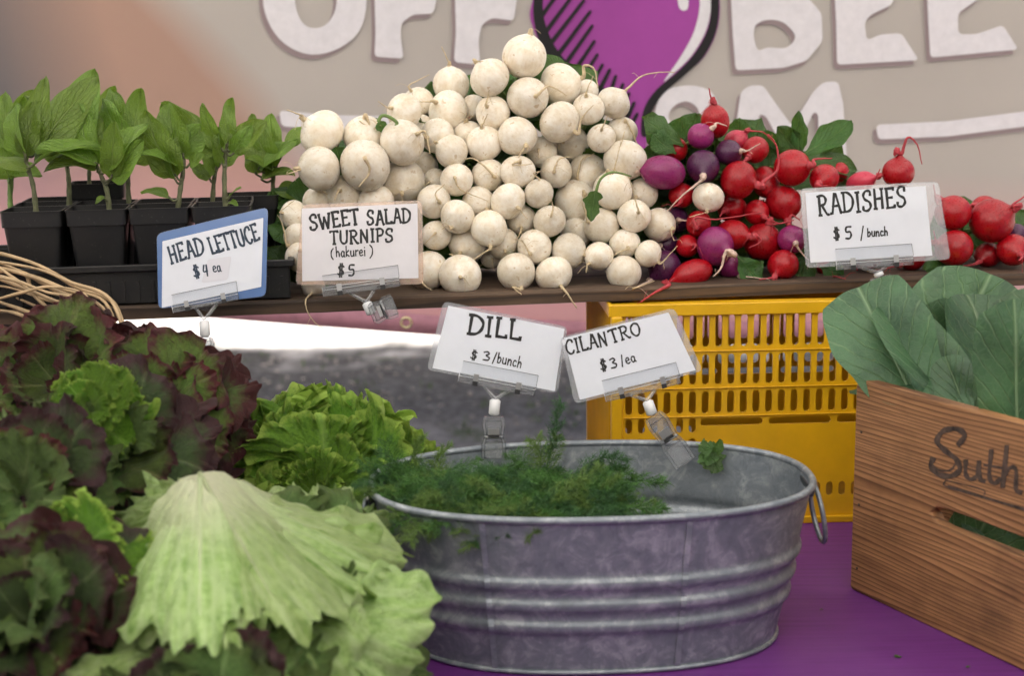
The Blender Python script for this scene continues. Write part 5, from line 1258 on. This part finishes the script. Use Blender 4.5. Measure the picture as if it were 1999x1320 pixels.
def clip(t, on, c, ang, yoke, joint, jaw, w=150, vis=True):
    """all in photo pixels: c bar centre, ang bar angle, yoke tip, joint end, jaw end"""
    ca, sa = math.cos(R(ang)), math.sin(R(ang)); k = w/150
    def loc(x, y): return (c[0]+(x*ca-y*sa)*k, c[1]+(x*sa+y*ca)*k)
    def pr(name, pts, e0, e1, m, par=t, bev=0):
        o = mk(name, *prism([loc(*p) for p in pts], lambda q: on(*q, e0), lambda q: on(*q, e1)), m, par, smooth=False); fixn(o); return o
    h = pr('sign_holder', [(-75, -9), (75, -9), (75, 9), (-75, 9)], .0016, .0072, M_ACR)
    pr('lip', [(-73, -32), (76, -32), (76, -8), (-73, -8)], .0012, .0019, M_LIP)
    pr('back_plate', [(-73, -20), (73, -20), (73, -6), (-73, -6)], -.0012, -.0022, M_LIP)
    for s in (-1, 1):
        pr('spring', [(s*42-5, -12), (s*42+5, -12), (s*42+5, 4), (s*42-5, 4)], .0074, .0080, M_METAL)
        pr('spring_slot', [(s*42-5, 2), (s*42+5, 2), (s*42+5, 11), (s*42-5, 11)], .0082, .0085, M_INK)
        pr('holder_lug', [(s*62-9, -7), (s*62+9, -7), (s*62+9, -2), (s*62-9, -2)], .0072, .0090, M_ACR)
        pr('holder_lug', [(s*16-14, 2), (s*16+14, 2), (s*16+14, 7), (s*16-14, 7)], .0072, .0088, M_ACR)
    for PP in ([(-75, -9), (75, -9)], [(-75, 9), (75, 9)], [(-75, -9), (-75, 9)], [(75, -9), (75, 9)], [(-75, -3), (75, -3)], [(-60, 3), (-30, 5)], [(30, 5), (60, 3)], [(-73, -32), (76, -32)], [(76, -32), (76, -9)]):
        mk('painted_edge_line', *tube([on(*loc(*q), .0076 if q[1] > -20 else .002) for q in PP], .00035, 4), M_WHITEP if PP[0][1] in (-9, -3) and PP[0][0] == -75 else M_AEDGE, t)  # thin tubes paint the clear edges' white highlights and dark lines
    L1, L2 = loc(-24, 9), loc(24, 9)
    for a in (L1, L2):
        P = [on(*a, .004), on(*((a[0]*.35+yoke[0]*.65), (a[1]*.35+yoke[1]*.65)), .004), on(*yoke, .004)]
        mk('yoke', *tube(P, [.0026, .0026, .003], 6), M_ACR, t, smooth=False)
        mk('painted_edge_line', *tube([q+Vector((0, -.003, 0)) for q in P], .0004, 4), M_AEDGE, t)
    pr('yoke_web', [(-20, 9), (20, 9), (9, 19), (-9, 19)], .0025, .0050, M_LIP)
    mk('ball_joint', *tube([on(*yoke, .004), on(*[yoke[i]+(joint[i]-yoke[i])*.1 for i in (0, 1)], .004), on(*[yoke[i]+(joint[i]-yoke[i])*.9 for i in (0, 1)], .004), on(*joint, .004)], [.004, .0066, .0066, .004], 14), M_WHITEP, t)
    # clothes-peg style jaw
    j0, j1 = Vector(joint), Vector(jaw); e = (j1-j0); Lj = e.length; e.normalize(); n_ = Vector((-e.y, e.x))
    def J(name, pts, e0, e1, m):
        q = [tuple(j0+e*a*Lj+n_*b_*k) for a, b_ in pts]; o = mk(name, *prism(q, lambda s: on(*s, e0), lambda s: on(*s, e1)), m, t, smooth=False); fixn(o)
    for s in (-1, 1):       # two side rails of each jaw
        J('jaw_rail', [(.02, s*12), (.02, s*18), (.18, s*22), (.50, s*18), (.66, s*23), (.98, s*23), (1.0, s*16), (.66, s*17), (.50, s*13), (.18, s*16)], .012, .0, M_ACR)
    for s in (-1, 1):
        for off in (12, 18): mk('painted_edge_line', *tube([on(*(j0+e*a*Lj+n_*(s*(b_+off-15))*k), .0122) for a, b_ in ((.02, 15), (.18, 19), (.50, 15.5), (.66, 20), (1.0, 20))], .0004, 4), M_AEDGE, t)
    for a in (.0, .12, .45, .62, 1.0): mk('painted_edge_line', *tube([on(*(j0+e*a*Lj-n_*17*k), .0116), on(*(j0+e*a*Lj+n_*17*k), .0116)], .0004, 4), M_AEDGE, t)
    J('jaw_plate', [(.0, -13), (.0, 13), (.12, 17), (.45, 14), (.45, -14), (.12, -17)], .011, .0088, M_ACR)
    J('jaw_plate', [(.62, -17), (.62, 17), (1.0, 20), (1.02, 0), (1.0, -20)], .011, .0088, M_ACR)
    J('jaw_back_plate', [(.05, -14), (.05, 14), (1.0, 18), (1.0, -18)], -.002, -.0042, M_ACR)
    J('jaw_spring', [(.30, -11), (.30, 11), (.44, 11), (.44, -11)], .0138, .0122, M_METAL)
    J('spring_slot', [(.45, -11), (.45, 11), (.50, 11), (.50, -11)], .0138, .0126, M_INK)
    mk('jaw_pin', *tube([on(*(j0+e*.52*Lj-n_*19*k), .005), on(*(j0+e*.52*Lj+n_*19*k), .005)], .0018, 8), M_METAL, t)
SY = lambda px, py, b_: splane(px, py, b_).y
t, on = sign('white sign reading DILL in a clear sleeve clipped on the tub rim', 1.69, [(866, 588), (1108, 639), (1088, 768), (833, 722)], [(875, 597), (1102, 642), (1083, 764), (844, 719)],
     [('DILL', (912, 651), (1016, 664), 37, 2.7), ('$', (917, 701), (932, 703), 19, 1.2), ('3', (942, 703), (956, 705), 17, 1.4), ('/bunch', (960, 707), (1017, 718), 20, 1.15)], M_LAM)
clip(t, on, (970, 750), 11, (967, 779), (964, 811), (964, 893))
t, on = sign('white sign reading CILANTRO tilted upward to its right over the tub', 1.675, [(1093, 659), (1316, 601), (1372, 724), (1122, 789)], [(1101, 660), (1305, 610), (1358, 723), (1132, 781)],
     [('CILAN', (1107, 692), (1188, 673), 27, 1.8), ('TRO', (1194, 671), (1253, 652), 25, 1.8), ('$', (1173, 725), (1188, 721), 23, 1.4), ('3', (1193, 720), (1206, 717), 19, 1.5), ('/ea', (1213, 715), (1242, 705), 19, 1.2)], M_LAM)
clip(t, on, (1253, 757), -14, (1263, 782), (1273, 810), (1336, 903))
t, on = sign('white sign reading RADISHES standing in front of the radishes', SY(1705, 440, -.02), [(1562, 368), (1832, 354), (1856, 506), (1573, 523)], [(1572, 376), (1807, 363), (1820, 499), (1582, 513)],
     [('RADISHES', (1598, 420), (1770, 403), 38, 2.3), ('$', (1627, 468), (1642, 466), 24, 1.5), ('5', (1650, 466), (1664, 465), 23, 1.7), ('/', (1678, 468), (1690, 467), 24, 1.3), ('bunch', (1693, 462), (1733, 460), 16, 1.3)], M_LAM)
clip(t, on, (1705, 513), -4, (1712, 532), (1716, 540), (1722, 566))
t, on = sign('sign reading SWEET SALAD TURNIPS in a sleeve with painted peach reflection by the turnips', SY(700, 480, -.02), [(590, 399), (824, 391), (827, 555), (577, 556)], [(589, 407), (815, 397), (817, 543), (590, 549)],
     [('SWEET', (606, 450), (702, 437), 29, 2.2), ('SALAD', (717, 439), (802, 434), 27, 2.1), ('TURNIPS', (645, 477), (768, 471), 25, 2.0), ('(', (646, 505), (651, 505), 16, 1.2), ('hakurei', (656, 502), (714, 499), 18, 1.2), (')', (722, 502), (728, 502), 19, 1.2), ('$', (658, 539), (674, 539), 25, 1.5), ('5', (680, 538), (693, 538), 21, 1.6)], M_LAMP, simple('white_card_warm', (.74, .72, .76), .3, nscale=18, namt=.06, coat=.5))
clip(t, on, (706, 560), -8, (716, 590), (726, 614), (772, 596))
t, on = sign('sign reading HEAD LETTUCE in a blue bordered sleeve by the pots', SY(415, 500, -.055), [(306, 456), (523, 404), (519, 578), (309, 603)], [(317, 471), (514, 425), (510, 560), (316, 601)],
     [('HEAD', (334, 514), (401, 496), 33, 2.1), ('LETTUCE', (414, 497), (508, 468), 32, 2.1), ('$', (379, 543), (394, 539), 25, 1.5), ('4', (398, 540), (410, 537), 22, 1.5), ('ea', (417, 532), (432, 529), 19, 1.2)], M_LAMB, M_PAPER, M_INKB, [(406, 506), (452, 500), (445, 546), (393, 552)])
clip(t, on, (403, 590), -12, (400, 625), (402, 658), (402, 720), 130)

# ------------------------------------------------------------------ collards in the pine crate
P0, CE, CN, CH, CD, CL = CR
def cpt(px, py, dep):     # point on the plane dep metres behind the crate's front board
    d = ray(px, py); return CO+d*(((P0+CN*dep)-CO).dot(CN)/d.dot(CN))
t = empty('collard_bunch', P0+CE*.2+CN*.1+Vector((0, 0, CH-.06))); tag(t, 'bunch of large blue green collard leaves standing in the pine crate', 'greens')
def cl(a, b_, d0, d1, w, nr, **k):
    kk = dict(kind='round', nu=26, nv=30, ruf=.075, waves=3.3, jag=.06, curl=-.5, seed=int(a[0])+int(b_[1]), fold=.28); kk.update(k)
    B0 = cpt(*a, d0); leaf_to('leaf', t, B0, cpt(*b_, d1), nr, w*MPP(B0), M_COLL, **kk)
F1, F2, F3 = (-.5, -.8, .5), (-.8, -.5, .4), (0, -.9, .6)
cl((1800, 810), (1925, 535), .13, .17, 120, (-.3, -.9, .5), ruf=.06, seed=2, fold=.3)
cl((1860, 850), (1868, 590), .16, .14, 85, F3, seed=4)
cl((1960, 850), (1915, 560), .15, .15, 95, (.2, -.9, .4), seed=8)
cl((1790, 790), (1668, 545), .045, .02, 98, (-.35, -.85, .4), curl=-.5, seed=5, ruf=.04)
cl((1880, 840), (1738, 580), .07, .05, 72, (.3, -.9, .45), curl=-.3, seed=3)
cl((1900, 820), (1660, 700), .035, .02, 55, (0, -.6, .9), curl=-.5, seed=6, ruf=.06)
cl((1985, 860), (1985, 590), .05, .03, 80, (-.2, -.9, .3), seed=11, curl=-.3)
cl((2060, 850), (2040, 560), .10, .08, 110, (-.2, -.9, .5), seed=12)
cl((1905, 850), (1840, 690), .05, .04, 45, F1, seed=15)
cl((2100, 900), (2160, 560), .12, .12, 100, (0, -.9, .5), seed=18)

cl((1860, 1150), (1960, 960), .05, .06, 70, (0, -.9, .3), seed=31); cl((1990, 1180), (1930, 980), .08, .07, 80, (.2, -.9, .3), seed=32)
for (x, y), ln, lb in (((1745, 1281), .008, 'tiny green leaf scrap on the purple table near the pine crate'), ((1885, 1302), .005, 'dark leaf crumb on the purple table below the crate corner'), ((1600, 1190), .004, 'small leaf crumb on the table right of the tub')):
    p = WZ(x, y, .0015); o = put('leaf_scrap', leaf_mesh('leaf_scrap', ln, ln*.4, 'ovate', 6, 8, .1, 3, .1, seed=x, mat=M_GRN), None, p, Vector((1, -.4, .05)), Vector((0, 0, 1))); tag(o, lb, 'leaf scrap')
# ------------------------------------------------------------------ willow basket and lettuces
def hz(Y): return .055+(Y-1.0)*.36      # sloping bed on which the lettuces lie
BC = Vector((-.66, 1.42, 0)); BA, BB = .25, .30
def bpt(a, f, dz=0):
    x, y = BC.x+BA*f*math.cos(a), BC.y+BB*f*math.sin(a); return Vector((x, y, hz(y)+dz))
t = empty('willow_basket', BC+Vector((0, 0, .12))); tag(t, 'pale willow basket of peeled rods holding the lettuces', 'basket')
for k in range(7):
    f = .55+.075*k; dz = -.10+.016*k
    pts = []
    for i in range(96):
        a = 2*math.pi*i/96; q = bpt(a, f+.012*math.sin(24*a+math.pi*k), dz); q.z = max(q.z, .006); pts.append(q)
    mk('weaver', *tube(pts, .0055, 6, closed=True), M_ROD, t)
for k in range(30):
    a = 2*math.pi*k/30+.05; P = [bpt(a, f, dz) for f, dz in ((.50, -.10), (.75, -.06), (.98, -.005), (1.02, .012))]
    for q in P: q.z = max(q.z, .008)
    mk('stake', *tube(smoothpts(P, 4), .0042, 6), M_ROD, t)
rods = [((-60, 488), (60, 512), (150, 560), (222, 592), 12), ((-60, 500), (40, 530), (120, 572), (200, 600), 10), ((-60, 515), (50, 536), (130, 566), (205, 590), 10), ((-80, 522), (20, 552), (110, 588), (190, 612), 9),
        ((-60, 536), (20, 545), (90, 570), (160, 592), 9), ((-60, 545), (10, 572), (70, 598), (120, 620), 9), ((-60, 560), (10, 560), (80, 582), (140, 606), 8), ((-80, 560), (0, 590), (60, 612), (110, 640), 9),
        ((-60, 500), (30, 545), (80, 590), (120, 625), 8), ((-40, 590), (40, 572), (100, 560), (170, 580), 7), ((-60, 570), (0, 600), (40, 625), (70, 650), 9), ((30, 530), (60, 560), (90, 600), (100, 630), 9), ((-70, 508), (60, 522), (140, 552), (215, 584), 8), ((-60, 600), (0, 606), (40, 615), (80, 640), 8)]
for k, r_ in enumerate(rods):
    pts = [W(x, y, 1.80-.02*(k % 5)+(x-100)*-.0002) for x, y in r_[:4]]; s = r_[4]*MPP(pts[0])/2
    a = pts[0]+Vector((-.10, -.05, .0)); b_ = pts[-1]+Vector((.03, -.05, -.05))
    mk('willow_rod', *tube(smoothpts([a]+pts+[b_], 6), [s*(.8+.2*math.sin(i*.4+k)) for i in range(31)], 8), M_ROD, t)

FAN = {}
def lib(key, n, mat, **k):
    FAN[key] = [leaf_mesh('leaf', 1, k.get('w', .6)*(1+.12*((s % 3)-1)), k.get('kind', 'fan'), k.get('nu', 26), k.get('nv', 26), k['ruf'], k['waves']+s*.3, k.get('jag', .05), k.get('curl', .5)*(1+.3*((s % 2)*2-1)), k.get('cup', 0), 0, s+k.get('seed', 0), mat, frill=k.get('frill', 0), pleat=k.get('pleat', 0), quilt=k.get('quilt', .006), base_w=k.get('base_w', .07), ff=k.get('ff', 2.6), side=.05*(s-n/2)) for s in range(n)]
lib('fril', 6, M_FRIL, w=.85, ruf=.10, waves=5.2, jag=.06, curl=-.75, frill=.070, ff=4.3, nu=140, nv=60)
lib('fril2', 5, M_FRIL, w=.8, ruf=.12, waves=5.8, jag=.06, curl=-.4, frill=.085, ff=4.4, nu=140, nv=56, seed=200)
lib('red', 7, M_REDL, w=.60, ruf=.11, waves=3.9, jag=.10, curl=-.5, frill=.042, nu=64, nv=48, seed=30)
lib('redg', 6, M_REDG, w=.55, ruf=.09, waves=3.9, jag=.10, curl=-.4, frill=.035, pleat=.01, nu=64, nv=48, seed=36)
lib('dark', 6, M_REDD, w=.55, ruf=.10, waves=3.2, jag=.08, curl=-.6, frill=.042, nu=60, nv=44, seed=50)
lib('oliv', 6, M_OLIV, w=.58, ruf=.10, waves=4.2, jag=.13, curl=-.5, frill=.05, nu=70, nv=50, seed=70)
lib('pale', 7, M_PALE, base_w=.30, w=.33, ruf=.03, waves=3.6, jag=.14, curl=-.62, cup=-.8, frill=.022, pleat=.013, nu=56, nv=50, seed=90)
lib('pales', 5, M_PALE, w=.55, ruf=.09, waves=4.2, jag=.13, curl=-.6, frill=.05, ff=3.2, pleat=.012, nu=80, nv=50, seed=120)
def head(name, label, c, axis, keys, n, L0, L1, t0, t1, seed, back=.05, group=None, az=(0, 360), cat='lettuce', lay=0.):
    t = empty(name, c); tag(t, label, cat, group); rr = random.Random(seed); ax = Vector(axis).normalized()
    e1 = ax.orthogonal().normalized(); e2 = ax.cross(e1)
    for i in range(n):
        f = ((i+.5)/n)**.7; th = R(t0+(t1-t0)*f+rr.uniform(-7, 7)); a = i*2.39996+rr.uniform(-.25, .25)
        if az != (0, 360): a = R(rr.uniform(*az))
        rad = e1*math.cos(a)+e2*math.sin(a)
        d = ax*math.cos(th)+rad*math.sin(th); nn = ax*math.sin(th)-rad*math.cos(th)
        nn = (nn+rad*rr.uniform(-.2, .2)+ax.cross(rad)*rr.uniform(-.35, .35)).normalized()
        L = (L0+(L1-L0)*f)*rr.uniform(.75, 1.2)
        k = keys[min(len(keys)-1, int(f*len(keys)+rr.uniform(-.4, .4)))] if len(keys) > 1 else keys[0]
        put('leaf', FAN[k][rr.randrange(len(FAN[k]))], t, c-ax*back+d*.008, d, nn, L, rr.uniform(.85, 1.15)*rr.choice((1, 1)))
    return t
# frilly green head between basket and tub
c = W(618, 965, 1.60)
head('frilly_lettuce', 'bright green frilly lettuce head between the red lettuce and the tub', c, (.02, -.86, .52), ['fril', 'fril2'], 90, .045, .135, 4, 92, 4, .05)
c2 = W(735, 960, 1.64)
head('frilly_lettuce', 'smaller frilly green head behind the left end of the tub', c2, (.25, -.45, .8), ['fril'], 34, .05, .10, 10, 95, 9, .05)
# red leaf heads
RG = 'red leaf lettuces heaped in the basket'
head('red_lettuce', 'red leaf lettuce with a fan of green based leaves nearest the lettuce sign', W(285, 785, 1.56), (.18, -.72, .62), ['redg', 'redg', 'red'], 46, .06, .118, 12, 98, 21, .05, RG)
head('red_lettuce', 'dark red lettuce below the willow rods at the top left corner of the heap', W(95, 730, 1.60), (-.10, -.70, .66), ['red', 'redg', 'dark'], 44, .07, .130, 8, 98, 22, .05, RG)
head('red_lettuce', 'red and green lettuce under the topmost red one beside the pale head', W(200, 880, 1.42), (.05, -.75, .6), ['oliv', 'red', 'dark'], 26, .05, .11, 10, 100, 23, .04, RG)
head('red_lettuce', 'dull green and maroon lettuce at the left edge level with the pale stem', W(20, 950, 1.32), (-.05, -.75, .6), ['oliv', 'redg', 'dark', 'oliv'], 34, .05, .105, 10, 95, 24, .04, RG)
head('red_lettuce', 'dark shaded lettuce in the bottom left corner', W(30, 1200, 1.15), (-.1, -.75, .6), ['oliv', 'dark', 'red', 'dark'], 34, .05, .105, 10, 100, 25, .04, RG)
head('green_lettuce', 'bright green curly lettuce heart peeking through the red leaves', W(170, 790, 1.43), (.1, -.8, .5), ['fril'], 12, .025, .048, 5, 75, 31, .02)
head('green_lettuce', 'small bright green leaf lettuce poking out left of the pale head', W(140, 1060, 1.22), (.0, -.75, .6), ['fril'], 9, .035, .062, 5, 75, 26, .03)
head('green_lettuce', 'olive green ruffled lettuce squeezed between the pale head and the tub', W(655, 1200, 1.24), (.45, -.6, .6), ['oliv'], 34, .05, .098, 15, 100, 27, .04)
head('green_lettuce', 'dark green lettuce under the pale head at the bottom of the picture', W(400, 1400, 1.06), (0, -.7, .7), ['oliv', 'dark', 'oliv'], 40, .05, .10, 5, 98, 28, .04)
head('green_lettuce', 'pale and olive ruffled lettuce spread between the upturned head and the frilly one', W(620, 1080, 1.36), (.25, -.7, .65), ['pales', 'oliv', 'pales'], 34, .04, .095, 10, 98, 33, .04)
# pale upside-down head: leaves hang from the cut stem like a tent
apex = W(388, 918, 1.30); t = empty('pale_lettuce', apex); tag(t, 'pale green lettuce head lying stem up with its leaves fanned downward', 'lettuce')
bm_s = simple('cut_stem', (.62, .52, .36), .6, nscale=60, namt=.2)
axis = (W(420, 1250, 1.17)-apex).normalized(); side = Vector((1, 0, 0)); out = side.cross(axis).normalized()
if out.y > 0: out = -out
mk('stem_butt', *tube([apex+axis*.003-out*.014, apex+axis*.010-out*.014, apex+axis*.03-out*.018], [.006, .012, .020], 16), bm_s, t)
def pl(tip, wid, lift, Yt, k, key='pale', s0=0.0, curl=None, L=1.0, bx=0):
    tp = W(*tip, Yt); b0 = apex+axis*s0+side*bx-out*.008; d = tp-b0; nn = (out+side*(d.normalized().dot(side))*(.75 if d.x < 0 else .35)).normalized()
    if key == 'pale':
        an_ = .02+.30*(1-abs(d.normalized().dot(side)))**1.2; d = d*math.cos(an_)+nn*d.length*math.sin(an_)
    put('leaf', FAN[key][k % 5], t, b0+out*lift, d, nn, d.length*L, wid)
rp = random.Random(77)
for k in range(18):      # overlapping outer leaves, the later ones on top
    f = ((k*7) % 18)/17; a = -1+2*f; ring = k/17
    tip = (425+a*300+rp.uniform(-20, 20), 1262-abs(a)**2*105+rp.uniform(-35, 15)-ring*25); Yt = 1.12+abs(a)**1.6*.12-ring*.015
    pl(tip, rp.uniform(.8, 1.1), -.014+.018*ring-abs(a)*.006, Yt, k)
for k in range(11):      # lower skirt of the same head
    a = -1+2*k/10; pl((430+a*330, 1395-abs(a)*90+rp.uniform(-20, 20)), rp.uniform(.7, 1.0), -.022, 1.045+abs(a)*.09, k, 'pales' if k % 3 == 1 else 'pale', .10)
for q in [((740, 1150), .6, -.03, 1.26, 0, 'pales'), ((180, 1000), .6, -.03, 1.34, 4, 'pales'), ((250, 1010), .6, -.01, 1.30, 2, 'pales'), ((770, 1250), .7, -.02, 1.21, 3, 'pales')]: pl(*q)
